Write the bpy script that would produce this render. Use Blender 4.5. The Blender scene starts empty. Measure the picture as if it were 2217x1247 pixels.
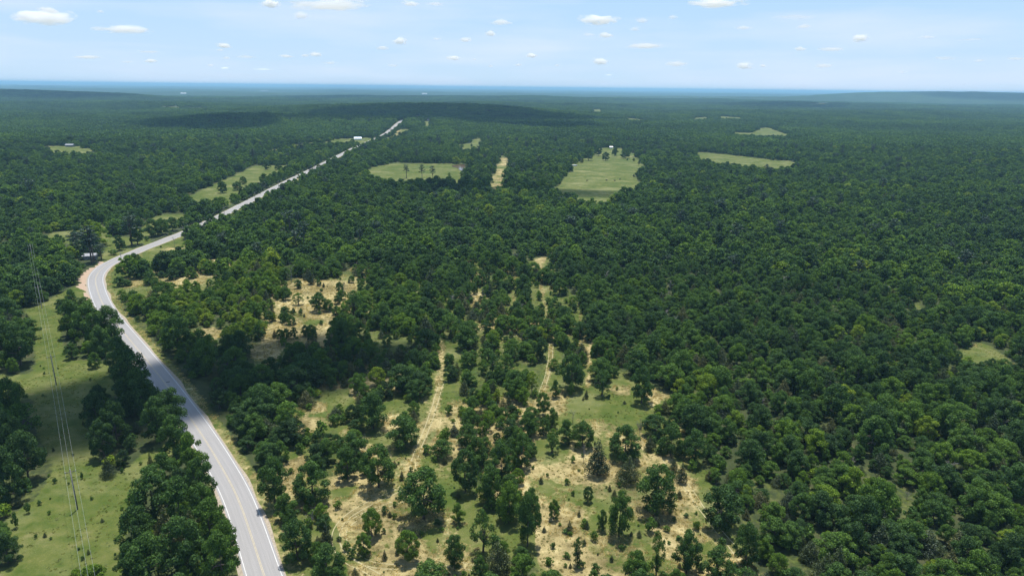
import bpy, math, random
import numpy as np
from mathutils import Matrix, Vector, Euler

rng = np.random.default_rng(11)
random.seed(11)
sc = bpy.context.scene
C = sc.collection
rad = math.radians

# ------------------------------------------------------------------ camera, sky, sun, exposure
CAM_H = 110.0
FPX = 1478.0
PITCH, ROLL = rad(16.35), rad(0.65)
SUN_EL, SUN_AZ = 76.0, 4.0            # degrees; azimuth clockwise from straight ahead (+Y)

cam_d = bpy.data.cameras.new('camera')
cam = bpy.data.objects.new('camera', cam_d)
C.objects.link(cam)
cam.matrix_world = (Matrix.Translation((0, 0, CAM_H)) @ Matrix.Rotation(math.pi / 2 - PITCH, 4, 'X')
                    @ Matrix.Rotation(ROLL, 4, 'Z'))
cam_d.sensor_width = 36
cam_d.lens = 36 * FPX / 2217
cam_d.clip_start = 0.5
cam_d.clip_end = 400000
sc.camera = cam

world = bpy.data.worlds.new('World')
sc.world = world
world.use_nodes = True
wn = world.node_tree
wn.nodes.clear()
w_out = wn.nodes.new('ShaderNodeOutputWorld')
w_bg = wn.nodes.new('ShaderNodeBackground')
sky = wn.nodes.new('ShaderNodeTexSky')
sky.sky_type = 'NISHITA'
sky.sun_disc = False
sky.sun_elevation = rad(SUN_EL)
sky.sun_rotation = rad(SUN_AZ)
sky.altitude = 300
sky.air_density = 1.0
sky.dust_density = 0.6
sky.ozone_density = 2.5
w_bg.inputs['Strength'].default_value = 0.10
# a milky blue lower sky, the same all round, over the clear Nishita zenith
w_tc = wn.nodes.new('ShaderNodeTexCoord')
w_sp = wn.nodes.new('ShaderNodeSeparateXYZ'); wn.links.new(w_tc.outputs['Generated'], w_sp.inputs[0])
w_rp = wn.nodes.new('ShaderNodeValToRGB'); wn.links.new(w_sp.outputs[2], w_rp.inputs[0])
for k_, (p_, v_) in enumerate([(0.0, .96), (.13, .88), (.32, .48), (.7, .18)]):
    e_ = w_rp.color_ramp.elements[k_] if k_ < 2 else w_rp.color_ramp.elements.new(p_)
    e_.position = p_; e_.color = (v_, v_, v_, 1)
w_hz = wn.nodes.new('ShaderNodeValToRGB'); wn.links.new(w_sp.outputs[2], w_hz.inputs[0])
w_hz.color_ramp.elements[0].color = (.50, .655, .82, 1); w_hz.color_ramp.elements[0].position = .0
w_hz.color_ramp.elements[1].color = (.36, .575, .83, 1); w_hz.color_ramp.elements[1].position = .16
# thin streaks of high cloud
w_mp = wn.nodes.new('ShaderNodeMapping'); w_mp.inputs['Scale'].default_value = (2.2, 2.2, 16); wn.links.new(w_tc.outputs['Generated'], w_mp.inputs[0])
w_ns = wn.nodes.new('ShaderNodeTexNoise'); w_ns.inputs['Scale'].default_value = 1.6; w_ns.inputs['Detail'].default_value = 6; wn.links.new(w_mp.outputs[0], w_ns.inputs['Vector'])
w_nr = wn.nodes.new('ShaderNodeValToRGB'); wn.links.new(w_ns.outputs[0], w_nr.inputs[0])
w_nr.color_ramp.elements[0].position = .44; w_nr.color_ramp.elements[0].color = (0, 0, 0, 1)
w_nr.color_ramp.elements[1].position = .72; w_nr.color_ramp.elements[1].color = (.6, .6, .6, 1)
w_m0 = wn.nodes.new('ShaderNodeMix'); w_m0.data_type = 'RGBA'
wn.links.new(w_nr.outputs[0], w_m0.inputs[0]); wn.links.new(w_hz.outputs[0], w_m0.inputs[6]); w_m0.inputs[7].default_value = (.66, .73, .88, 1)
w_sc = wn.nodes.new('ShaderNodeVectorMath'); w_sc.operation = 'SCALE'; w_sc.inputs['Scale'].default_value = 10.2
wn.links.new(w_m0.outputs[2], w_sc.inputs[0])
w_mx = wn.nodes.new('ShaderNodeMix'); w_mx.data_type = 'RGBA'
wn.links.new(w_rp.outputs[0], w_mx.inputs[0]); wn.links.new(sky.outputs[0], w_mx.inputs[6]); wn.links.new(w_sc.outputs[0], w_mx.inputs[7])
wn.links.new(w_mx.outputs[2], w_bg.inputs['Color'])
wn.links.new(w_bg.outputs[0], w_out.inputs['Surface'])

sun_d = bpy.data.lights.new('sun', 'SUN')
sun = bpy.data.objects.new('sun', sun_d)
C.objects.link(sun)
sun_d.energy = 4.8
sun_d.angle = rad(0.5)
sun_d.color = (1.0, 0.955, 0.89)
SUN = Vector((math.sin(rad(SUN_AZ)) * math.cos(rad(SUN_EL)), math.cos(rad(SUN_AZ)) * math.cos(rad(SUN_EL)), math.sin(rad(SUN_EL))))
sun.rotation_euler = (-SUN).to_track_quat('-Z', 'Y').to_euler()

sc.view_settings.view_transform = 'Standard'
sc.view_settings.look = 'None'
sc.view_settings.gamma = 1
sc.view_settings.use_curve_mapping = False
sc.view_settings.exposure = 0.3
sc.render.engine = 'CYCLES'
cy = sc.cycles
cy.use_denoising = True
cy.max_bounces = 12
cy.diffuse_bounces = 2
cy.glossy_bounces = 2
cy.transmission_bounces = 3
cy.transparent_max_bounces = 8
cy.volume_bounces = 10
cy.caustics_reflective = False
cy.caustics_refractive = False

# ------------------------------------------------------------------ terrain height and picture-to-ground help
HILLS = [  # x, y, half-width x, half-width y, height, power
    (-300, 2750, 620, 330, 38, 1.3),
    (-420, 1960, 330, 230, 15, 1.0),
    (-780, 1960, 230, 130, 26, 1.1),
    (-3600, 4800, 1100, 520, 44, 1.6),
    (5700, 8300, 2100, 1100, 112, 1.8),
    (80, 4300, 620, 260, 20, 1.2),
    (1400, 3300, 700, 260, 12, 1.1),
    (2400, 5200, 1200, 400, 18, 1.2),
    (-1700, 3300, 800, 250, 14, 1.1),
    (600, 6800, 2500, 500, 16, 1.2),
]

def height(x, y):
    x = np.asarray(x, float); y = np.asarray(y, float)
    r = np.hypot(x, y)
    fade = np.clip((r - 650) / 700, 0, 1)
    fade = fade * fade * (3 - 2 * fade)
    h = 5.5 * np.sin(x / 310 + 1.3) * np.sin(y / 270 + 0.4) + 3.2 * np.sin(x / 140 - 0.7 + y / 420) * np.cos(y / 170)
    h = h + np.clip((r - 3000) / 6000, 0, 1) * (13 * np.sin(x / 900 + 2) * np.sin(y / 800) + 10 * np.sin(x / 2100) * np.cos(y / 1500 + 1))
    h = h * fade
    for (cx, cy_, sx, sy, hh, p) in HILLS:
        q = ((x - cx) / sx) ** 2 + ((y - cy_) / sy) ** 2
        h = h + hh * np.exp(-q ** p)
    return h

RM = np.array(cam.matrix_world.to_3x3())

def ground_at(px, py):
    """the ground point seen at a place of the photograph (2217 x 1247)"""
    px = np.atleast_1d(np.asarray(px, float)); py = np.atleast_1d(np.asarray(py, float))
    d = np.stack([(px - 1108.5) / FPX, -(py - 623.5) / FPX, -np.ones_like(px)]) 
    d = RM @ d
    d = d / np.hypot(d[0], d[1])
    t = np.full(px.shape, 60.0)
    done = np.zeros(px.shape, bool)
    step = 1.01
    for i in range(700):
        z = CAM_H + d[2] * t
        under = z <= height(d[0] * t, d[1] * t)
        done |= under
        t = np.where(done, t, t * step)
        if done.all():
            break
    lo, hi = t / step, t.copy()
    for i in range(14):
        mid = (lo + hi) / 2
        u = CAM_H + d[2] * mid <= height(d[0] * mid, d[1] * mid)
        hi = np.where(u, mid, hi); lo = np.where(u, lo, mid)
    x, y = d[0] * hi, d[1] * hi
    return np.stack([x, y], 1)

def photo_of(x, y, z):
    q = RM.T @ np.stack([np.asarray(x, float), np.asarray(y, float), np.asarray(z, float) - CAM_H])
    w = np.maximum(-q[2], 1e-3)
    return 1108.5 + FPX * q[0] / w, 623.5 - FPX * q[1] / w, -q[2]

def inside(poly, x, y):
    poly = np.asarray(poly, float)
    x = np.asarray(x); y = np.asarray(y)
    r = np.zeros(x.shape, bool)
    j = len(poly) - 1
    for i in range(len(poly)):
        xi, yi = poly[i]; xj, yj = poly[j]
        c = ((yi > y) != (yj > y)) & (x < (xj - xi) * (y - yi) / ((yj - yi) if yj != yi else 1e-9) + xi)
        r ^= c
        j = i
    return r

def vnoise(x, y, s, seed=0):
    """smooth value noise, numpy"""
    x = np.asarray(x) / s; y = np.asarray(y) / s
    xi = np.floor(x).astype(np.int64); yi = np.floor(y).astype(np.int64)
    fx = x - xi; fy = y - yi
    fx = fx * fx * (3 - 2 * fx); fy = fy * fy * (3 - 2 * fy)
    def hsh(a, b):
        n = (a * 374761393 + b * 668265263 + seed * 982451653) & 0xffffffff
        n = ((n ^ (n >> 13)) * 1274126177) & 0xffffffff
        return ((n ^ (n >> 16)) & 0xffff) / 65535.0
    return (hsh(xi, yi) * (1 - fx) + hsh(xi + 1, yi) * fx) * (1 - fy) + (hsh(xi, yi + 1) * (1 - fx) + hsh(xi + 1, yi + 1) * fx) * fy

# ------------------------------------------------------------------ object helpers
def tag(o, label=None, cat=None, group=None, kind=None):
    if label: o['label'] = label
    if cat: o['category'] = cat
    if group: o['group'] = group
    if kind: o['kind'] = kind
    return o

def empty(name, loc, rz=0.0, size=1.0):
    o = bpy.data.objects.new(name, None)
    o.empty_display_size = size
    C.objects.link(o)
    o.location = loc
    o.rotation_euler = (0, 0, rz)
    return o

def mesh_of(name, v, f, mats=(), fm=None, smooth=False):
    m = bpy.data.meshes.new(name)
    v = np.asarray(v, np.float32).reshape(-1, 3)
    if isinstance(f, np.ndarray):
        n, k = f.shape
        m.vertices.add(len(v)); m.vertices.foreach_set('co', v.ravel())
        m.loops.add(n * k); m.loops.foreach_set('vertex_index', f.astype(np.int32).ravel())
        m.polygons.add(n); m.polygons.foreach_set('loop_start', np.arange(0, n * k, k, dtype=np.int32))
        m.update(calc_edges=True)
    else:
        m.from_pydata(v.tolist(), [], f)
    for t in mats: m.materials.append(t)
    if fm is not None: m.polygons.foreach_set('material_index', np.asarray(fm, np.int32))
    if smooth: m.polygons.foreach_set('use_smooth', np.ones(len(m.polygons), bool))
    m.update()
    return m

def obj(name, mesh, parent=None):
    o = bpy.data.objects.new(name, mesh)
    C.objects.link(o)
    if parent: o.parent = parent
    return o

class MB:
    """collects tubes and boxes for one mesh"""
    def __init__(self): self.v = []; self.f = []
    def tube(self, pts, rads, n=6, cap=True):
        pts = [Vector(p) for p in pts]
        b = len(self.v)
        for i, p in enumerate(pts):
            d = (pts[min(i + 1, len(pts) - 1)] - pts[max(i - 1, 0)]).normalized()
            u = d.orthogonal().normalized() if abs(d.z) > .9 else d.cross(Vector((0, 0, 1))).normalized()
            w = d.cross(u)
            for k in range(n):
                a = 2 * math.pi * k / n
                q = p + (u * math.cos(a) + w * math.sin(a)) * rads[i]
                self.v.append(tuple(q))
        for i in range(len(pts) - 1):
            for k in range(n):
                a = b + i * n + k; c = b + i * n + (k + 1) % n
                self.f.append((a, c, c + n, a + n))
        if cap:
            self.f.append(tuple(b + k for k in range(n))[::-1])
            self.f.append(tuple(b + (len(pts) - 1) * n + k for k in range(n)))
        return self
    def box(self, c, s, rz=0.0):
        b = len(self.v)
        ca, sa = math.cos(rz), math.sin(rz)
        for dz in (-1, 1):
            for dx, dy in ((-1, -1), (1, -1), (1, 1), (-1, 1)):
                x, y = dx * s[0] / 2, dy * s[1] / 2
                self.v.append((c[0] + x * ca - y * sa, c[1] + x * sa + y * ca, c[2] + dz * s[2] / 2))
        for q in ((0, 3, 2, 1), (4, 5, 6, 7), (0, 1, 5, 4), (1, 2, 6, 5), (2, 3, 7, 6), (3, 0, 4, 7)):
            self.f.append(tuple(b + k for k in q))
        return self
    def mesh(self, name, mat, smooth=False):
        return mesh_of(name, self.v, self.f, [mat], smooth=smooth)

# ------------------------------------------------------------------ materials
def new_mat(name):
    m = bpy.data.materials.new(name)
    m.use_nodes = True
    nt = m.node_tree
    nt.nodes.clear()
    return m, nt, nt.nodes, nt.links

def ramp(N, stops, interp='LINEAR'):
    r = N.new('ShaderNodeValToRGB')
    r.color_ramp.interpolation = interp
    e = r.color_ramp.elements
    while len(e) < len(stops): e.new(0.5)
    for k, (p, c) in enumerate(stops):
        e[k].position = p
        e[k].color = (*c, 1) if len(c) == 3 else c
    return r

def mixc(N, L, fac, a, b, mode='MIX'):
    m = N.new('ShaderNodeMix'); m.data_type = 'RGBA'; m.blend_type = mode
    for s, val in ((m.inputs[0], fac), (m.inputs[6], a), (m.inputs[7], b)):
        if hasattr(val, 'is_output'): L.new(val, s)
        elif isinstance(val, (int, float)): s.default_value = val
        else: s.default_value = (*val, 1)
    return m.outputs[2]

def mathn(N, L, op, a, b=None, c=None, clamp=False):
    m = N.new('ShaderNodeMath'); m.operation = op; m.use_clamp = clamp
    for s, val in zip(m.inputs, (a, b, c)):
        if val is None: continue
        if hasattr(val, 'is_output'): L.new(val, s)
        else: s.default_value = val
    return m.outputs[0]

def noise(N, L, scale, detail=3, rough=.55, vec=None, dist=0.0):
    n = N.new('ShaderNodeTexNoise')
    n.inputs['Scale'].default_value = scale; n.inputs['Detail'].default_value = detail
    n.inputs['Roughness'].default_value = rough; n.inputs['Distortion'].default_value = dist
    if vec is not None: L.new(vec, n.inputs['Vector'])
    return n.outputs[0]

def plain(name, col, rough=.8, metal=0.0, var=0.15, scale=2.0):
    m, nt, N, L = new_mat(name)
    out = N.new('ShaderNodeOutputMaterial'); b = N.new('ShaderNodeBsdfPrincipled')
    tc = N.new('ShaderNodeTexCoord')
    n = noise(N, L, scale, 4, .6, tc.outputs['Object'])
    lo = tuple(c * (1 - var) for c in col); hi = tuple(min(1, c * (1 + var)) for c in col)
    r = ramp(N, [(.3, lo), (.7, hi)])
    L.new(n, r.inputs[0]); L.new(r.outputs[0], b.inputs['Base Color'])
    b.inputs['Roughness'].default_value = rough; b.inputs['Metallic'].default_value = metal
    L.new(b.outputs[0], out.inputs[0])
    return m

def foliage(name, stops, trans=.36, gloss=.008):
    """tint of the tree (0..1) picks the colour, every leaf spray varies a little"""
    m, nt, N, L = new_mat(name)
    out = N.new('ShaderNodeOutputMaterial')
    at = N.new('ShaderNodeAttribute'); at.attribute_type = 'INSTANCER'; at.attribute_name = 'tint'
    geo = N.new('ShaderNodeNewGeometry')
    r = ramp(N, stops)
    L.new(at.outputs['Fac'], r.inputs[0])
    # leaf to leaf variation
    vr = ramp(N, [(0, (.48, .52, .50)), (.5, (1, 1, 1)), (1, (1.75, 1.62, 1.35))])
    L.new(geo.outputs['Random Per Island'], vr.inputs[0])
    col = mixc(N, L, 1.0, r.outputs[0], vr.outputs[0], 'MULTIPLY')
    # bough to bough variation
    n = noise(N, L, .35, 2, .5, geo.outputs['Position'])
    nr = ramp(N, [(.3, (.75, .8, .8)), (.7, (1.25, 1.2, 1.05))])
    L.new(n, nr.inputs[0])
    col = mixc(N, L, .8, col, nr.outputs[0], 'MULTIPLY')
    d = N.new('ShaderNodeBsdfDiffuse'); t = N.new('ShaderNodeBsdfTranslucent'); g = N.new('ShaderNodeBsdfGlossy')
    L.new(col, d.inputs[0])
    tcol = mixc(N, L, 1.0, col, (1.3, 1.3, .55), 'MULTIPLY')
    L.new(tcol, t.inputs[0])
    g.inputs['Roughness'].default_value = .55
    g.inputs[0].default_value = (.85, .95, 1, 1)
    m1 = N.new('ShaderNodeMixShader'); m1.inputs[0].default_value = trans
    L.new(d.outputs[0], m1.inputs[1]); L.new(t.outputs[0], m1.inputs[2])
    m2 = N.new('ShaderNodeMixShader'); m2.inputs[0].default_value = gloss
    L.new(m1.outputs[0], m2.inputs[1]); L.new(g.outputs[0], m2.inputs[2])
    L.new(m2.outputs[0], out.inputs[0])
    return m

M_leaf = foliage('oak_foliage', [(0, (.034, .070, .027)), (.3, (.060, .122, .036)), (.55, (.086, .164, .032)),
                                 (.8, (.122, .212, .026)), (1, (.19, .265, .032))])
M_cedar = foliage('cedar_foliage', [(0, (.026, .046, .016)), (.5, (.050, .072, .018)), (1, (.085, .090, .024))], .15, .03)
M_pine = foliage('pine_foliage', [(0, (.016, .040, .022)), (1, (.032, .066, .026))], .12, .04)
M_bark = plain('bark', (.085, .07, .058), .95, var=.3)
M_dead = plain('dead_wood', (.19, .18, .165), .9, var=.25)
M_grey = plain('dead_twigs', (.16, .155, .155), .95, var=.2)

# ground
def ground_material():
    m, nt, N, L = new_mat('ground')
    out = N.new('ShaderNodeOutputMaterial'); b = N.new('ShaderNodeBsdfPrincipled')
    geo = N.new('ShaderNodeNewGeometry'); P = geo.outputs['Position']
    a1 = N.new('ShaderNodeAttribute'); a1.attribute_name = 'surf'
    sep = N.new('ShaderNodeSeparateColor'); L.new(a1.outputs['Color'], sep.inputs[0])
    dry, green, dirt = sep.outputs[0], sep.outputs[1], sep.outputs[2]
    n_f = noise(N, L, 2.2, 5, .7, P); n_m = noise(N, L, .22, 5, .6, P); n_b = noise(N, L, .045, 4, .6, P)
    n_vf = noise(N, L, 9.0, 2, .6, P)
    n_far = noise(N, L, .006, 6, .65, P)
    # forest floor / far woods
    fl = ramp(N, [(.3, (.030, .045, .018)), (.55, (.052, .066, .026)), (.8, (.095, .085, .045))]); L.new(n_m, fl.inputs[0])
    wood = ramp(N, [(.30, (.016, .036, .018)), (.5, (.027, .055, .022)), (.7, (.042, .075, .026))]); L.new(n_far, wood.inputs[0])
    cd = N.new('ShaderNodeVectorMath'); cd.operation = 'LENGTH'; L.new(P, cd.inputs[0])
    farf = mathn(N, L, 'MULTIPLY_ADD', cd.outputs['Value'], 1 / 2000, -2.0, clamp=True)
    col = mixc(N, L, farf, fl.outputs[0], wood.outputs[0])
    # green meadow
    gr = ramp(N, [(.25, (.036, .064, .012)), (.42, (.066, .098, .018)), (.56, (.112, .130, .033)), (.72, (.21, .19, .085))])
    gmix = mathn(N, L, 'MULTIPLY_ADD', n_m, .55, mathn(N, L, 'MULTIPLY', n_b, .45))
    L.new(gmix, gr.inputs[0])
    fmp = N.new('ShaderNodeMapping'); fmp.inputs['Scale'].default_value = (.020, .034, 1); L.new(P, fmp.inputs[0])
    n_s = noise(N, L, 1.0, 5, .7, fmp.outputs[0])
    gbase = mixc(N, L, ramp_out(N, L, n_s, [(.50, (0, 0, 0)), (.72, (.55, .55, .55))]), gr.outputs[0], (.26, .25, .12))
    gbase = mixc(N, L, ramp_out(N, L, n_s, [(.30, (.6, .6, .6)), (.45, (0, 0, 0))]), gbase, (.055, .095, .02))
    gcol = mixc(N, L, .55, gbase, ramp_out(N, L, n_f, [(.3, (.62, .66, .6)), (.7, (1.35, 1.3, 1.3))]), 'MULTIPLY')
    # bleached tufts and pale flowers
    fw = mathn(N, L, 'MULTIPLY', ramp_out(N, L, n_vf, [(.60, (0, 0, 0)), (.70, (1, 1, 1))]), ramp_out(N, L, n_b, [(.52, (0, 0, 0)), (.64, (1, 1, 1))]))
    gcol = mixc(N, L, mathn(N, L, 'MULTIPLY', fw, .7), gcol, (.34, .36, .24))
    # dry straw
    dr = ramp(N, [(.28, (.075, .085, .025)), (.42, (.155, .130, .055)), (.54, (.35, .29, .135)), (.70, (.58, .50, .27))])
    dmix = mathn(N, L, 'MULTIPLY_ADD', n_m, .5, mathn(N, L, 'MULTIPLY', n_b, .5))
    L.new(dmix, dr.inputs[0])
    dcol = mixc(N, L, .75, dr.outputs[0], ramp_out(N, L, n_f, [(.3, (.5, .5, .45)), (.5, (1, 1, 1)), (.7, (1.4, 1.35, 1.3))]), 'MULTIPLY')
    n_e = noise(N, L, .5, 4, .65, P)
    def soft(w):   # a ragged edge to each zone
        return ramp_out(N, L, mathn(N, L, 'ADD', w, mathn(N, L, 'MULTIPLY_ADD', n_e, .9, -.45)), [(.38, (0, 0, 0)), (.62, (1, 1, 1))])
    col = mixc(N, L, soft(green), col, gcol)
    col = mixc(N, L, soft(dry), col, dcol)
    sand = ramp(N, [(.3, (.30, .205, .14)), (.7, (.50, .39, .29))]); L.new(n_f, sand.inputs[0])
    col = mixc(N, L, soft(dirt), col, sand.outputs[0])
    L.new(col, b.inputs['Base Color'])
    b.inputs['Roughness'].default_value = .95
    b.inputs['Specular IOR Level'].default_value = .1
    bp = N.new('ShaderNodeBump'); bp.inputs['Strength'].default_value = .35; bp.inputs['Distance'].default_value = .25
    L.new(n_f, bp.inputs['Height']); L.new(bp.outputs[0], b.inputs['Normal'])
    L.new(b.outputs[0], out.inputs[0])
    return m

def ramp_out(N, L, fac, stops):
    r = ramp(N, stops); L.new(fac, r.inputs[0]); return r.outputs[0]

M_ground = ground_material()

def road_material():
    m, nt, N, L = new_mat('worn_asphalt')
    out = N.new('ShaderNodeOutputMaterial'); b = N.new('ShaderNodeBsdfPrincipled')
    uv = N.new('ShaderNodeUVMap'); uv.uv_map = 'UVMap'
    sp = N.new('ShaderNodeSeparateXYZ'); L.new(uv.outputs[0], sp.inputs[0])
    geo = N.new('ShaderNodeNewGeometry')
    n1 = noise(N, L, 6, 3, .7, geo.outputs['Position'])
    mp = N.new('ShaderNodeMapping'); mp.inputs['Scale'].default_value = (1.2, .03, 1); L.new(uv.outputs[0], mp.inputs[0])
    n2 = noise(N, L, 1.6, 5, .6, mp.outputs[0])
    base = ramp_out(N, L, n2, [(.3, (.255, .248, .242)), (.5, (.285, .277, .27)), (.7, (.315, .306, .298))])
    base = mixc(N, L, .35, base, ramp_out(N, L, n1, [(.3, (.8, .8, .8)), (.7, (1.15, 1.15, 1.15))]), 'MULTIPLY')
    # darker polished wheel paths: across runs -4.1 .. 4.1 m
    ax = mathn(N, L, 'ABSOLUTE', sp.outputs[0])
    w1 = mathn(N, L, 'ABSOLUTE', mathn(N, L, 'ADD', mathn(N, L, 'ABSOLUTE', mathn(N, L, 'ADD', ax, -1.85)), -.85))
    wp = ramp_out(N, L, w1, [(.1, (1, 1, 1)), (.5, (0, 0, 0))])
    base = mixc(N, L, mathn(N, L, 'MULTIPLY', wp, .14), base, (.215, .215, .22))
    L.new(base, b.inputs['Base Color'])
    b.inputs['Roughness'].default_value = .62
    L.new(b.outputs[0], out.inputs[0])
    return m
M_road = road_material()
M_white = plain('white_road_paint', (.58, .58, .57), .6, var=.12, scale=.7)
M_yellow = plain('faded_yellow_paint', (.46, .39, .25), .6, var=.15, scale=.7)
M_sand = plain('sandy_gravel', (.34, .29, .22), .95, var=.3, scale=1.5)
M_rut = plain('bleached_straw', (.37, .33, .18), .95, var=.3, scale=3)
M_water = None

# ------------------------------------------------------------------ layout, traced on the photograph and laid on the ground
ROAD_PX = [(640, 1420), (600, 1320), (572, 1247), (551, 1180), (517, 1079), (481, 1012), (440, 945), (403, 892), (352, 822), (298, 756), (251, 700), (222, 660),
           (209, 624), (206, 605), (212, 590), (228, 575), (258, 560), (285, 549), (347, 524), (409, 501), (453, 480)]
rp = ground_at([p[0] for p in ROAD_PX], [p[1] for p in ROAD_PX])
far_road = [(-255, 600), (-259, 670), (-266, 778), (-274, 911), (-281, 1007), (-288, 1127), (-297, 1300), (-303, 1450), (-306, 1600), (-309, 1750), (-312, 1900), (-316, 2100), (-330, 2400)]
rp = np.vstack([rp, far_road])

def smooth_line(p, step=4.0, it=3):
    p = np.asarray(p, float)
    for _ in range(it):     # Chaikin corner cutting
        q = np.empty((2 * len(p), 2)); q[0] = p[0]; q[-1] = p[-1]
        q[1:-1:2] = .75 * p[:-1] + .25 * p[1:]
        q[2:-1:2] = .25 * p[:-1] + .75 * p[1:]
        p = q
    s = np.r_[0, np.cumsum(np.hypot(*np.diff(p, axis=0).T))]
    t = np.arange(0, s[-1], step)
    return np.stack([np.interp(t, s, p[:, 0]), np.interp(t, s, p[:, 1])], 1)
ROAD = smooth_line(rp, 4.0)

def dist_line(line, x, y):
    """signed-ish distance: (distance, side) side>0 right of travel direction"""
    x = np.asarray(x, float).ravel(); y = np.asarray(y, float).ravel()
    best = np.full(x.shape, 1e9); side = np.zeros(x.shape)
    for i in range(len(line) - 1):
        a, b = line[i], line[i + 1]
        d = b - a; l2 = d @ d
        near = (np.abs(x - a[0]) < 60) & (np.abs(y - a[1]) < 60)
        if not near.any(): continue
        xs, ys = x[near], y[near]
        t = np.clip(((xs - a[0]) * d[0] + (ys - a[1]) * d[1]) / l2, 0, 1)
        ex, ey = xs - a[0] - t * d[0], ys - a[1] - t * d[1]
        dd = np.hypot(ex, ey)
        bb = best[near]
        m = dd < bb
        idx = np.where(near)[0][m]
        best[idx] = dd[m]
        side[idx] = np.sign(ex[m] * d[1] - ey[m] * d[0])
    return best, side

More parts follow.
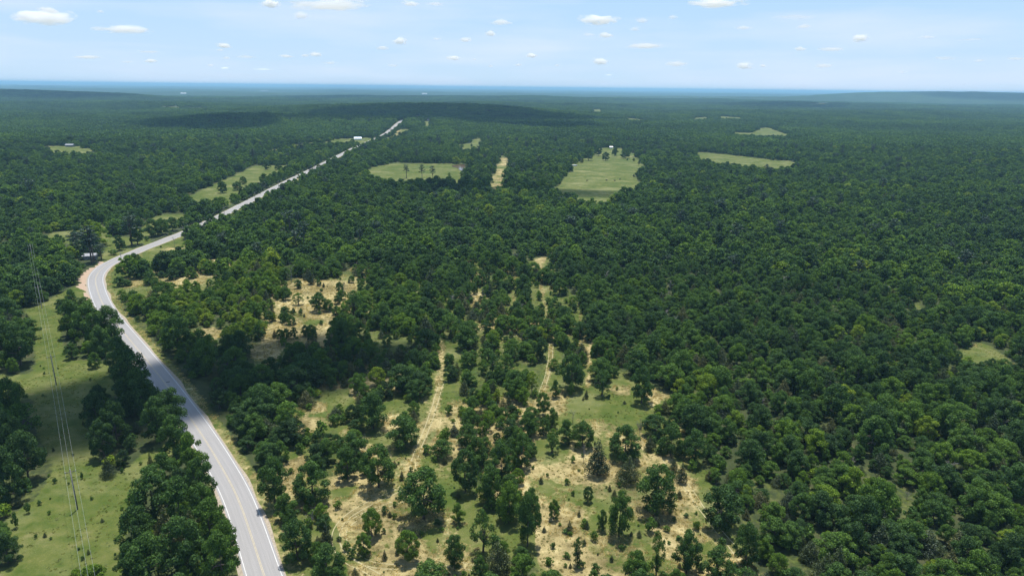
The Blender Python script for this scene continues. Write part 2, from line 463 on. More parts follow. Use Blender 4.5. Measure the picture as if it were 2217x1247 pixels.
OPEN = {  # open ground: name -> (type, polygon in photograph pixels)
    'pasture': ('green', [(55, 672), (186, 612), (190, 655), (132, 662), (133, 745), (150, 778), (250, 795), (262, 850), (195, 870),
                          (195, 905), (210, 990), (240, 1037), (300, 985), (372, 935), (395, 965), (330, 1050), (275, 1110), (262, 1260),
                          (0, 1300), (-60, 1250), (42, 1215), (40, 1180), (0, 1140), (85, 1075), (103, 985), (72, 925), (60, 865), (-40, 860), (-40, 812), (80, 806), (76, 720)]),
    'curve_verge': ('mix', [(300, 553), (410, 509), (414, 548), (385, 558), (330, 580), (285, 588), (255, 612), (247, 632), (238, 640), (238, 600)]),
    'lawn': ('green', [(203, 580), (222, 532), (250, 512), (325, 518), (300, 541), (262, 556), (235, 568)]),
    'roadside_field': ('green', [(298, 500), (345, 466), (392, 461), (397, 486), (330, 515), (298, 522)]),
    'left_yard': ('green', [(92, 508), (180, 497), (232, 488), (238, 520), (190, 528), (95, 528)]),
    'left_edge_yard': ('green', [(-30, 524), (32, 528), (30, 542), (-30, 542)]),
    'long_field': ('green', [(405, 425), (490, 386), (553, 358), (632, 359), (615, 374), (565, 402), (508, 426), (500, 445), (440, 447), (400, 442)]),
    'pine_field': ('green', [(800, 363), (850, 354), (1012, 355), (1020, 366), (1004, 386), (1002, 403), (830, 405), (788, 377)]),
    'big_field': ('green', [(1210, 395), (1240, 357), (1262, 344), (1290, 334), (1372, 334), (1388, 350), (1398, 364), (1372, 382), (1384, 398), (1376, 416), (1300, 448), (1272, 448), (1205, 418)]),
    'big_field_back': ('green', [(1290, 338), (1302, 321), (1345, 321), (1388, 346)]),
    'straw_strip': ('dry', [(1087, 330), (1099, 330), (1100, 350), (1094, 385), (1086, 414), (1056, 420), (1058, 398), (1070, 370)]),
    'small_field': ('green', [(988, 314), (1015, 311), (1030, 297), (1041, 299), (1043, 318), (1040, 332), (1000, 330)]),
    'right_field': ('green', [(1500, 329), (1560, 333), (1680, 348), (1740, 352), (1728, 363), (1670, 376), (1560, 366), (1512, 348)]),
    'hill_field': ('green', [(1580, 287), (1630, 288), (1640, 279), (1660, 276), (1714, 294), (1702, 303), (1590, 299)]),
    'far_field': ('green', [(1498, 256), (1530, 254), (1546, 261), (1500, 263)]),
    'far_field_two': ('green', [(1552, 252), (1606, 255), (1610, 261), (1560, 262)]),
    'far_field_three': ('green', [(1350, 255), (1412, 262), (1407, 268), (1360, 266)]),
    'lane_field': ('green', [(920, 262), (932, 262), (933, 281), (920, 281)]),
    'left_far_field': ('green', [(350, 231), (450, 236), (448, 240), (356, 236)]),
    'crest_verge': ('mix', [(866, 280), (898, 280), (872, 299), (846, 308), (820, 316), (835, 300)]),
    'yard_far_left': ('green', [(88, 320), (110, 316), (187, 318), (204, 333), (172, 343), (120, 338)]),
    'yard_far_left_two': ('green', [(183, 335), (207, 338), (197, 347), (178, 344)]),
    'meadow_by_house': ('green', [(698, 311), (720, 302), (800, 298), (822, 305), (770, 312), (705, 319)]),
    'meadow_two': ('green', [(622, 316), (682, 307), (684, 316), (630, 324)]),
    'meadow_three': ('green', [(580, 326), (606, 321), (607, 332), (582, 333)]),
    'far_clearing': ('green', [(1284, 238), (1302, 237), (1302, 248), (1286, 248)]),
    'far_clearing_two': ('dry', [(1752, 226), (1790, 224), (1792, 227), (1756, 229)]),
    'thicket_clearing': ('straw', [(606, 650), (640, 614), (700, 606), (774, 600), (764, 640), (734, 672), (726, 698), (698, 724), (676, 748), (648, 758), (618, 752), (608, 724), (600, 690)]),
    'thicket_gap': ('dry', [(538, 742), (568, 733), (602, 760), (602, 805), (545, 798)]),
    'thicket_gap_two': ('dry', [(388, 720), (470, 705), (488, 718), (470, 742), (420, 748)]),
    'white_flower_clearing': ('mix', [(1162, 862), (1205, 838), (1290, 848), (1345, 813), (1368, 850), (1436, 848), (1410, 900), (1402, 965), (1350, 985), (1290, 965), (1208, 955), (1168, 905)]),
    'track_clearing': ('dry', [(596, 1012), (662, 985), (700, 1062), (780, 1042), (860, 990), (940, 982), (1002, 962), (1024, 1010), (985, 1052), (1003, 1122), (1052, 1142), (1042, 1270), (760, 1270), (735, 1204), (728, 1130), (688, 1104), (636, 1104)]),
    'right_clearing': ('dry', [(1158, 952), (1272, 958), (1330, 1024), (1402, 974), (1456, 984), (1505, 1052), (1535, 1122), (1604, 1182), (1646, 1270), (1168, 1270), (1150, 1150), (1148, 1040)]),
    'patch_a': ('mix', [(636, 902), (704, 892), (713, 928), (648, 946)]),
    'patch_b': ('mix', [(702, 846), (762, 842), (768, 890), (708, 896)]),
    'patch_c': ('mix', [(828, 866), (874, 868), (852, 965), (818, 962)]),
    'fork': ('mix', [(928, 826), (974, 828), (968, 884), (948, 935), (905, 975), (898, 940), (924, 880)]),
    'gap_e': ('dry', [(1256, 735), (1284, 746), (1284, 770), (1280, 850), (1268, 850), (1270, 800), (1258, 770)]),
    'gap_f': ('mix', [(2075, 770), (2110, 735), (2150, 745), (2200, 790), (2120, 800)]),
    'gap_g': ('mix', [(1978, 655), (1998, 655), (2004, 676), (1980, 678)]),
    'gap_h': ('dry', [(1148, 560), (1180, 552), (1186, 585), (1150, 590)]),
    'gap_i': ('dry', [(375, 610), (440, 600), (445, 622), (380, 632)]),
    'gap_j': ('mix', [(270, 628), (320, 622), (325, 642), (275, 650)]),
    'sand_pull_off': ('dirt', [(183, 590), (214, 570), (236, 562), (224, 580), (203, 602), (196, 664), (180, 640)]),
}
PATHS = [  # mown paths through the trees: (half-width m, type, points in photograph pixels)
    (1.5, 'dry', [(1168, 566), (1172, 640), (1188, 680), (1196, 740), (1190, 800), (1176, 850), (1168, 880)]),
    (.8, 'dry', [(1120, 590), (1105, 640), (1130, 680)]),
    (.7, 'dry', [(1046, 570), (1040, 620), (1010, 690), (990, 740)]),
    (1.8, 'dry', [(956, 738), (955, 800), (950, 840), (940, 890), (915, 950), (893, 1000), (893, 1050)]),
    (.9, 'mix', [(1240, 640), (1262, 700), (1268, 745)]),
    (1.0, 'dry', [(700, 470), (790, 540)]),
]
PATHS_W = []
for hw, ty, pts in PATHS:
    PATHS_W.append((hw, ty, smooth_line(ground_at([p[0] for p in pts], [p[1] for p in pts]), 5.0)))
SPARSE = [(560, 640), (640, 600), (800, 575), (1000, 560), (1190, 555), (1290, 700), (1330, 790), (1460, 860), (1500, 960), (1560, 1060), (1660, 1270), (560, 1270), (560, 1090), (600, 900), (560, 800)]
SAVANNA = [(255, 560), (420, 548), (520, 570), (520, 620), (460, 650), (300, 660), (250, 650)]

def zones(x, y, paths=True):
    """weights of dry, green, dirt and open mask for ground points"""
    shp = np.shape(x)
    x = np.ravel(x); y = np.ravel(y)
    z = height(x, y)
    am = np.clip(np.hypot(x, y) / 400, .3, 3) * 3.2
    px, py, dep = photo_of(x + am * (vnoise(x, y, 9, 51) - .5) * 2, y + am * (vnoise(x, y, 9, 52) - .5) * 2, z)
    ok = dep > 1
    dry = np.zeros(x.shape); green = np.zeros(x.shape); dirt = np.zeros(x.shape); opn = np.zeros(x.shape, bool)
    for name, (ty, poly) in OPEN.items():
        P_ = np.array(poly)
        m = ok & (px > P_[:, 0].min()) & (px < P_[:, 0].max()) & (py > P_[:, 1].min()) & (py < P_[:, 1].max())
        if not m.any(): continue
        i = np.where(m)[0]; i = i[inside(poly, px[i], py[i])]
        opn[i] = True
        if ty == 'green': green[i] = 1
        elif ty == 'straw': dry[i] = np.clip(.35 + 1.3 * (vnoise(x[i], y[i], 12, 6) - .15), 0, 1); green[i] = .8
        elif ty == 'dry': dry[i] = np.clip(.25 + 1.5 * (.65 * vnoise(x[i], y[i], 13, 6) + .35 * vnoise(x[i], y[i], 5, 16) - .25), 0, 1); green[i] = .8
        elif ty == 'dirt': dirt[i] = 1
        else:
            k = vnoise(x[i], y[i], 14, 5)
            green[i] = 1; dry[i] = np.clip((k - .35) * 1.6, 0, .8)
    near = (y < 1000)
    for hw, ty, ln in (PATHS_W if paths else []):
        d, _ = dist_line(ln, x, y)
        i = d < hw
        opn |= i
        dry[i] = .62; green[i] = .7
    d, s = dist_line(ROAD, x, y)
    verge_r = (s > 0) & (d < 8.0 + 5 * np.clip((y - 480) / 150, 0, 1)); verge_l = (s <= 0) & (d < 5.6)
    v = verge_r | verge_l
    green[v] = np.maximum(green[v], .75); dry[v] = np.maximum(dry[v], .45)
    opn |= v
    sp = inside(SPARSE, px, py) & ok | (inside(SAVANNA, px, py) & ok)
    k = vnoise(x, y, 22, 9)
    i = sp & ~opn
    k2 = vnoise(x, y, 6, 19)
    green[i] = .42 + .35 * k2[i]; dry[i] = np.clip((k[i] * .7 + k2[i] * .3 - .36) * 2.2, 0, .95)
    return [a.reshape(shp) for a in (dry, green, dirt, opn, sp, d, s)]

# ------------------------------------------------------------------ ground: one sheet to the horizon
az = np.radians(np.concatenate([np.arange(-180, -52, 4.0), np.arange(-52, -45, .7), np.arange(-45, 45, .2), np.arange(45, 52, .7), np.arange(52, 180.1, 4.0)]))
rr = [0.0, 20, 45, 70, 90, 105]
while rr[-1] < 62000:
    r0 = rr[-1]
    rr.append(r0 + (1.6 if r0 < 330 else r0 * .010 if r0 < 3000 else r0 * .014))
rr = np.array(rr)
RR, AZ = np.meshgrid(rr, az, indexing='ij')
GX, GY = RR * np.sin(AZ), RR * np.cos(AZ)
GZ = height(GX, GY)
GZ = GZ + np.clip((RR - 6500) / 1500, 0, 1) * (9 + 9 * (vnoise(GX, GY, 130, 3) - .5) + 14 * (vnoise(GX, GY, 700, 4) - .5))
dry, green, dirt, opn, sp_, _, _ = zones(GX, GY)
near_ring = (RR < 1200)
def blur(a, it):
    for _ in range(it):
        b_ = a.copy(); b_[1:-1, 1:-1] = (a[1:-1, 1:-1] * 2 + a[:-2, 1:-1] + a[2:, 1:-1] + a[1:-1, :-2] + a[1:-1, 2:]) / 6
        a = np.where(near_ring, b_, a)
    return a
green = blur(np.maximum(green, .0), 5); dry = blur(dry, 2)
# grass runs on a little under the outer trees
green = np.where(RR < 420, np.maximum(green, .22 + .30 * vnoise(GX, GY, 12, 41)), green)
nr, na = GX.shape
I = np.arange(nr * na).reshape(nr, na)
quads = np.stack([I[:-1, :-1], I[1:, :-1], I[1:, 1:], I[:-1, 1:]], -1).reshape(-1, 4)[:, ::-1]
gm = mesh_of('ground', np.stack([GX, GY, GZ], -1), np.ascontiguousarray(quads), [M_ground], smooth=True)
ca = gm.color_attributes.new('surf', 'FLOAT_COLOR', 'POINT')
cdat = np.ones((nr * na, 4), np.float32)
cdat[:, 0] = dry.ravel(); cdat[:, 1] = green.ravel(); cdat[:, 2] = dirt.ravel()
ca.data.foreach_set('color', cdat.ravel())
ground = tag(obj('ground', gm), kind='structure')

def strip_mesh(name, line, half_l, half_r, lift, mat, far_lift=0.0):
    line = np.asarray(line)
    t = np.gradient(line, axis=0); t /= np.hypot(t[:, 0], t[:, 1])[:, None]
    nrm = np.stack([t[:, 1], -t[:, 0]], 1)
    s = np.r_[0, np.cumsum(np.hypot(*np.diff(line, axis=0).T))]
    offs = np.linspace(-half_l, half_r, 3 if half_r + half_l < 3 else 5)
    v = []; uv = []
    for o in offs:
        p = line + nrm * o
        z = height(line[:, 0], line[:, 1]) + lift + far_lift * np.clip((np.hypot(line[:, 0], line[:, 1]) - 600) / 600, 0, 1)
        v.append(np.c_[p, z]); uv.append(np.c_[np.full(len(s), o), s])
    v = np.stack(v, 1); uv = np.stack(uv, 1)
    n, k = v.shape[:2]
    I = np.arange(n * k).reshape(n, k)
    f = np.stack([I[:-1, :-1], I[:-1, 1:], I[1:, 1:], I[1:, :-1]], -1).reshape(-1, 4)
    me = mesh_of(name, v, np.ascontiguousarray(f), [mat])
    ul = me.uv_layers.new(name='UVMap')
    ul.data.foreach_set('uv', uv.reshape(-1, 2)[f.ravel()].astype(np.float32).ravel())
    return me

def wob(line, amp, s, seed):
    t = np.gradient(line, axis=0); t /= np.hypot(t[:, 0], t[:, 1])[:, None]
    nrm = np.stack([t[:, 1], -t[:, 0]], 1)
    return line + nrm * ((vnoise(np.arange(len(line)), np.zeros(len(line)), s, seed) - .5) * 2 * amp)[:, None]
road_sh = tag(obj('gravel_shoulder', strip_mesh('gravel_shoulder', wob(ROAD, .5, 3, 2), 4.9, 4.95, .03, M_sand, .3)), kind='structure')
road = tag(obj('road', strip_mesh('road', ROAD, 4.15, 4.15, .06, M_road, .36)), kind='structure')
fine = smooth_line(ROAD, 2.0, 1)
def off(line, o):
    t = np.gradient(line, axis=0); t /= np.hypot(t[:, 0], t[:, 1])[:, None]
    return line + np.stack([t[:, 1], -t[:, 0]], 1) * o
for o_ in (-3.6, 3.6):
    obj('edge_line', strip_mesh('edge_line', off(ROAD, o_), .09, .09, .075, M_white, .40), road)
for o_ in (-.14, .14):
    obj('centre_line', strip_mesh('centre_line', off(ROAD, o_), .06, .06, .075, M_yellow, .40), road)
# a dark repair patch on the road
pc = ground_at([364], [827])[0]
mbp = MB().box((0, 0, 0), (1.3, .8, .012), .6)
pt = obj('road_patch', mbp.mesh('road_patch', plain('dark_tar', (.07, .07, .075), .7)), road)
pt.location = (pc[0], pc[1], .07)

# wheel ruts in the mown grass
RUTS = [
    ([(893, 1040), (850, 1068), (790, 1093), (745, 1122), (727, 1150), (726, 1180), (745, 1210), (790, 1232), (845, 1262)], .9),
    ([(900, 1070), (850, 1090), (800, 1108), (760, 1128), (741, 1150), (745, 1182), (772, 1208), (815, 1226), (900, 1226), (970, 1216), (1030, 1230)], .85),
    ([(955, 830), (937, 895), (912, 955), (893, 1002), (893, 1050)], .85),
    ([(1440, 995), (1490, 1055), (1532, 1120), (1596, 1195), (1640, 1262)], .9),
    ([(1196, 700), (1192, 790), (1172, 850)], .8),
]
def rut_ok(p):
    return p
for k, (pts, hw) in enumerate(RUTS):
    ln = smooth_line(ground_at([p[0] for p in pts], [p[1] for p in pts]), 1.2)
    for o_ in (-hw, hw):
        w = wob(off(ln, o_), .14, 5, k * 3 + int(o_ > 0))
        tag(obj('wheel_track', strip_mesh('wheel_track', w, (.12), .12, .012 + .004 * (k % 4), M_rut)), kind='structure')

# water: ponds near, lakes on the horizon
def water_material(name, col, rough):
    m, nt, N, L = new_mat(name)
    out = N.new('ShaderNodeOutputMaterial'); b = N.new('ShaderNodeBsdfPrincipled')
    geo = N.new('ShaderNodeNewGeometry')
    b.inputs['Base Color'].default_value = (*col, 1); b.inputs['Roughness'].default_value = rough
    bp = N.new('ShaderNodeBump'); bp.inputs['Strength'].default_value = .15; bp.inputs['Distance'].default_value = .1
    L.new(noise(N, L, 1.2, 3, .6, geo.outputs['Position']), bp.inputs['Height']); L.new(bp.outputs[0], b.inputs['Normal'])
    L.new(b.outputs[0], out.inputs[0])
    return m
M_pond = water_material('muddy_water', (.13, .085, .06), .12)
M_lake = water_material('lake_water', (.30, .36, .42), .15)
def flat_poly(name, pts, mat, lift):
    w = ground_at([p[0] for p in pts], [p[1] for p in pts])
    z = float(height(w[:, 0], w[:, 1]).max()) + lift
    me = mesh_of(name, np.c_[w, np.full(len(w), z)], [tuple(range(len(w)))], [mat])
    return tag(obj(name, me), kind='structure')
flat_poly('pond', [(978, 359), (996, 357), (1013, 358), (1014, 364), (1008, 367), (1000, 370), (994, 368), (990, 364), (980, 362)], M_pond, .25)
def lake(px, py, w, h_):
    a = ground_at([px], [py])[0]
    r = float(np.hypot(*a)); u = a / r
    n = np.array([u[1], -u[0]])
    hw = w * r / FPX / 2
    dl = h_ * r * r / (CAM_H * FPX) / 2 
    pts = []
    for k in range(20):
        t = 2 * math.pi * k / 20
        q = 1 + .3 * math.sin(3 * t + px) + .15 * math.sin(5 * t)
        pts.append(a + n * hw * math.cos(t) + u * dl * q * math.sin(t))
    pts = np.array(pts)
    z = float(height(pts[:, 0], pts[:, 1]).max()) + 22
    tag(obj('lake', mesh_of('lake', np.c_[pts, np.full(20, z)], [tuple(range(20))], [M_lake])), kind='structure')
lake(75, 186.5, 60, .9); lake(140, 188, 70, .8); lake(192, 188.8, 34, .7); lake(573, 201, 18, 1.0)

# ------------------------------------------------------------------ foliage meshes
def sprays(c, rl, n, qs, up=.0, jit=.22, inner=0):
    """n leaf sprays (quads) on a lobe with centre c and radii rl"""
    d = rng.normal(size=(n, 3)); d /= np.linalg.norm(d, axis=1)[:, None]
    keep = d[:, 2] > -.55
    d = d[keep]
    r = 1 - np.abs(rng.normal(size=len(d))) * jit + .10 * rng.random(len(d))
    p = c + d * rl * r[:, None]
    nn = d + rng.normal(size=d.shape) * .55 + np.array([0, 0, up])
    nn /= np.linalg.norm(nn, axis=1)[:, None]
    return p, nn

def quads_from(p, nn, qs):
    n = len(p)
    t = np.cross(nn, rng.normal(size=(n, 3))); t /= np.linalg.norm(t, axis=1)[:, None]
    b = np.cross(nn, t)
    s = qs * (.55 + .8 * rng.random(n))[:, None] * .5
    asp = (.55 + .5 * rng.random(n))[:, None]
    k = nn * s * (.35 * rng.normal(size=(n, 1)))
    v = np.stack([p - t * s, p - b * s * asp + k, p + t * s, p + b * s * asp + k], 1)
    return v.reshape(-1, 3)

def crown(R=4.4, H=10.0, z0=2.4, nl=18, n=3200, qs=.55, shape='round', lobe=(.30, .44), flat=1.0):
    P, NN = [], []
    cz = (z0 + H) / 2; rz = (H - z0) / 2
    w = []
    L_ = []
    for i in range(nl):
        u = rng.random(); a = rng.random() * 2 * math.pi
        if shape == 'round':
            f = (i + rng.random()) / nl
            a = i * 2.39996 + rng.uniform(-.7, .7)
            lr = rng.uniform(*lobe)
            prof = math.sqrt(max(0.0, 1 - f ** 3.6)) * (.80 + .20 * min(1, f / .25))
            rr_ = max(0.0, prof - lr * .75) * (.55 + .45 * rng.random() ** .5) * (1 if rng.random() < .75 else .35)
            c = np.array([math.cos(a) * rr_ * R, math.sin(a) * rr_ * R, z0 + lr * R * .7 + f * (H - z0 - lr * R * 1.55)])
            rl = np.array([lr * R, lr * R, lr * R * .85])
        elif shape == 'cone':
            f = (i + .5) / nl
            a = i * 2.4 + rng.random()
            c = np.array([math.cos(a) * R * (1 - f) * .42, math.sin(a) * R * (1 - f) * .42, z0 + (H - z0) * (.08 + .84 * f)])
            lr = (1 - f) * .62 + .13
            rl = np.array([lr * R, lr * R, (H - z0) / nl * 2.1])
        elif shape == 'tier':
            f = (i + .5) / nl
            a = i * 2.4 + rng.random()
            rad_ = R * (.72 if f < .75 else .45) * (.5 + .5 * rng.random())
            c = np.array([math.cos(a) * rad_, math.sin(a) * rad_, z0 + (H - z0) * (.05 + .9 * f)])
            lr = rng.uniform(.26, .40)
            rl = np.array([lr * R, lr * R, lr * R * .45])
        L_.append((c, rl)); w.append(rl[0] * rl[1])
    w = np.array(w) / sum(w)
    for (c, rl), ww in zip(L_, w):
        p, nn = sprays(c, rl, int(n * ww * 1.35), qs, .15, .36)
        bad = np.zeros(len(p), bool)
        for (c2, r2) in L_:
            if c2 is c: continue
            bad |= (((p - c2) / r2) ** 2).sum(1) < .38
        P.append(p[~bad]); NN.append(nn[~bad])
    P = np.concatenate(P); NN = np.concatenate(NN)
    v = quads_from(P, NN, qs)
    return v, L_

def quad_faces(n, base=0):
    return (np.arange(n * 4).reshape(n, 4) + base)

def trunk_mb(H, L_, r=.26, z0=2.4, limbs=6, lean=.3, full=False):
    mb = MB()
    top = H * (.9 if full else .55)
    pts = [(0, 0, -.3), (lean * .2, 0, z0 * .6), (lean * .6, lean * .3, z0), (lean, lean * .4, top)]
    mb.tube(pts, [r * 1.25, r, r * .85, r * .3], 6)
    for (c, rl) in L_[:limbs]:
        s = rng.uniform(z0 * .7, top * .8)
        k = s / top
        m_ = np.array([lean * k, lean * .4 * k, s])
        mid = m_ * .5 + c * .5 + np.array([0, 0, .3])
        mb.tube([m_, mid, c], [r * .5, r * .32, r * .12], 4, cap=False)
    return mb

def dead_mb(H, spread, n=9, depth=2, r=.16):
    mb = MB()
    mb.tube([(0, 0, -.2), (.1, .05, H * .4), (.2, -.1, H * .95)], [r, r * .75, r * .2], 5)
    def br(p, d, l, r_, k):
        q = p + d * l * .5 + Vector((random.uniform(-.1, .1), random.uniform(-.1, .1), .1)) * l
        e = p + d * l + Vector((0, 0, .12 * l))
        mb.tube([p, q, e], [r_, r_ * .7, r_ * .3], 3, cap=False)
        if k:
            for _ in range(3):
                dd = (d + Vector((random.uniform(-.8, .8), random.uniform(-.8, .8), random.uniform(-.2, .8)))).normalized()
                br(p.lerp(e, random.uniform(.35, .9)), dd, l * .55, r_ * .5, k - 1)
    for i in range(n):
        z = H * random.uniform(.18, .9)
        a = random.uniform(0, 6.28)
        d = Vector((math.cos(a), math.sin(a), random.uniform(.25, 1.0))).normalized()
        br(Vector((.05, 0, z)), d, spread * random.uniform(.5, 1) * (1.1 - z / H * .6), r * .45, depth)
    return mb

class Variant:
    """one tree shape: crown mesh + trunk mesh, and both joined for the massed woods"""
    def __init__(s, kind, v_leaf, mb, lm, bm):
        s.kind = kind
        s.crown = mesh_of(kind + '_crown', v_leaf, quad_faces(len(v_leaf) // 4), [lm]) if v_leaf is not None else None
        s.trunk = mb.mesh(kind + '_trunk', bm) if mb else None
        s.lm, s.bm, s.v, s.mb = lm, bm, v_leaf, mb
    def joined(s, name):
        nv = 0 if s.v is None else len(s.v)
        v = [] if s.v is None else s.v.tolist()
        f = [] if s.v is None else [tuple(r) for r in quad_faces(nv // 4).tolist()]
        fm = [0] * len(f)
        if s.mb:
            v = v + [tuple(p) for p in s.mb.v]
            f = f + [tuple(k + nv for k in q) for q in s.mb.f]
            fm = fm + [1] * len(s.mb.f)
        return mesh_of(name, v, f, [s.lm, s.bm], fm)

VAR = {}
def add_var(key, kind, nvar, fn):
    VAR[key] = []
    for i in range(nvar):
        VAR[key].append(fn(i, kind))
# all shapes are 10 m high and 9 m across unless noted, and are scaled one by one
def f_oak(i, kind, n=8500, qs=.33):
    z0 = [.2, 1.1, .5, .1, .8, .3, .5][i % 7]
    v, L_ = crown(4.5, 10, z0, [30, 26, 34, 30, 24, 36, 28][i % 7], n, qs, 'round', (.17, .33))
    return Variant(kind, v, trunk_mb(10, L_, .25, z0 + .5, 7, rng.uniform(-.5, .5)), M_leaf, M_bark)
def f_open(i, kind):      # thin crown with limbs showing
    v, L_ = crown(4.5, 10, 1.6, 26, 2800, .36, 'round', (.16, .27))
    return Variant(kind, v, trunk_mb(10, L_, .30, 2.4, 16, .5), M_leaf, M_bark)
def f_cedar(i, kind, n=4800, qs=.32):
    v, L_ = crown(3.3 if i % 2 == 0 else 4.0, 10, .3, 13, n, qs, 'cone')
    return Variant(kind, v, trunk_mb(10, [], .16, 2, 0, .1, True), M_cedar, M_bark)
def f_pine(i, kind, n=1500, qs=.5):
    v, L_ = crown(3.7, 20, 9.5, 15, n, qs, 'tier')
    return Variant(kind, v, trunk_mb(20, L_, .27, 7, 17, .2, True), M_pine, M_bark)
def f_shrub(i, kind):
    v, L_ = crown(1.5, 2.6, .05, 9, 420, .36, 'round', (.32, .5))
    return Variant(kind, v, trunk_mb(2.6, L_, .05, .4, 5, .1), M_leaf, M_bark)
def f_dead(i, kind):
    random.seed(40 + i)
    return Variant(kind, None, dead_mb(10, 3.6, 12, 2), M_leaf, M_dead)
def f_brush(i, kind):
    random.seed(60 + i)
    mb = MB()
    for k in range(16):
        a = random.uniform(0, 6.28); s = random.uniform(.5, 1.9)
        b = Vector((math.cos(a) * .2, math.sin(a) * .2, 0))
        e = Vector((math.cos(a) * s, math.sin(a) * s, random.uniform(1.5, 3.2)))
        mb.tube([b, b.lerp(e, .5) + Vector((0, 0, .3)), e], [.05, .035, .012], 3, cap=False)
        for j in range(5):
            p = b.lerp(e, random.uniform(.4, .95))
            q = p + Vector((random.uniform(-.7, .7), random.uniform(-.7, .7), random.uniform(-.1, .8)))
            mb.tube([p, q], [.025, .008], 3, cap=False)
    return Variant(kind, None, mb, M_leaf, M_grey)
add_var('oak', 'oak_tree', 7, f_oak)
add_var('open', 'oak_tree', 3, f_open)
add_var('cedar', 'cedar_tree', 4, f_cedar)
add_var('pine', 'pine_tree', 3, f_pine)
add_var('shrub', 'shrub', 4, f_shrub)
add_var('dead', 'dead_tree', 4, f_dead)
add_var('brush', 'dead_bush', 3, f_brush)
add_var('mid', 'oak_tree', 6, lambda i, k: f_oak(i, k, 1500, .80))
add_var('midcone', 'cedar_tree', 2, lambda i, k: f_cedar(i, k, 600, .9))
add_var('midpine', 'pine_tree', 2, lambda i, k: f_pine(i, k, 500, .9))
def f_clump(i, kind):
    vs = []
    for k in range(15):
        cx, cy_ = (k % 4 - 1.5) * 7 + rng.uniform(-2.5, 2.5), (k // 4 - 1.5) * 7 + rng.uniform(-2.5, 2.5)
        h = rng.uniform(8, 12.5)
        v, _ = crown(rng.uniform(3.6, 5.0), h, 1.5, 7, 110, 2.0, 'round', (.34, .5))
        vs.append(v + np.array([cx, cy_, 0]))
    return Variant(kind, np.concatenate(vs), None, M_leaf, M_bark)
add_var('clump', 'clump', 6, f_clump)

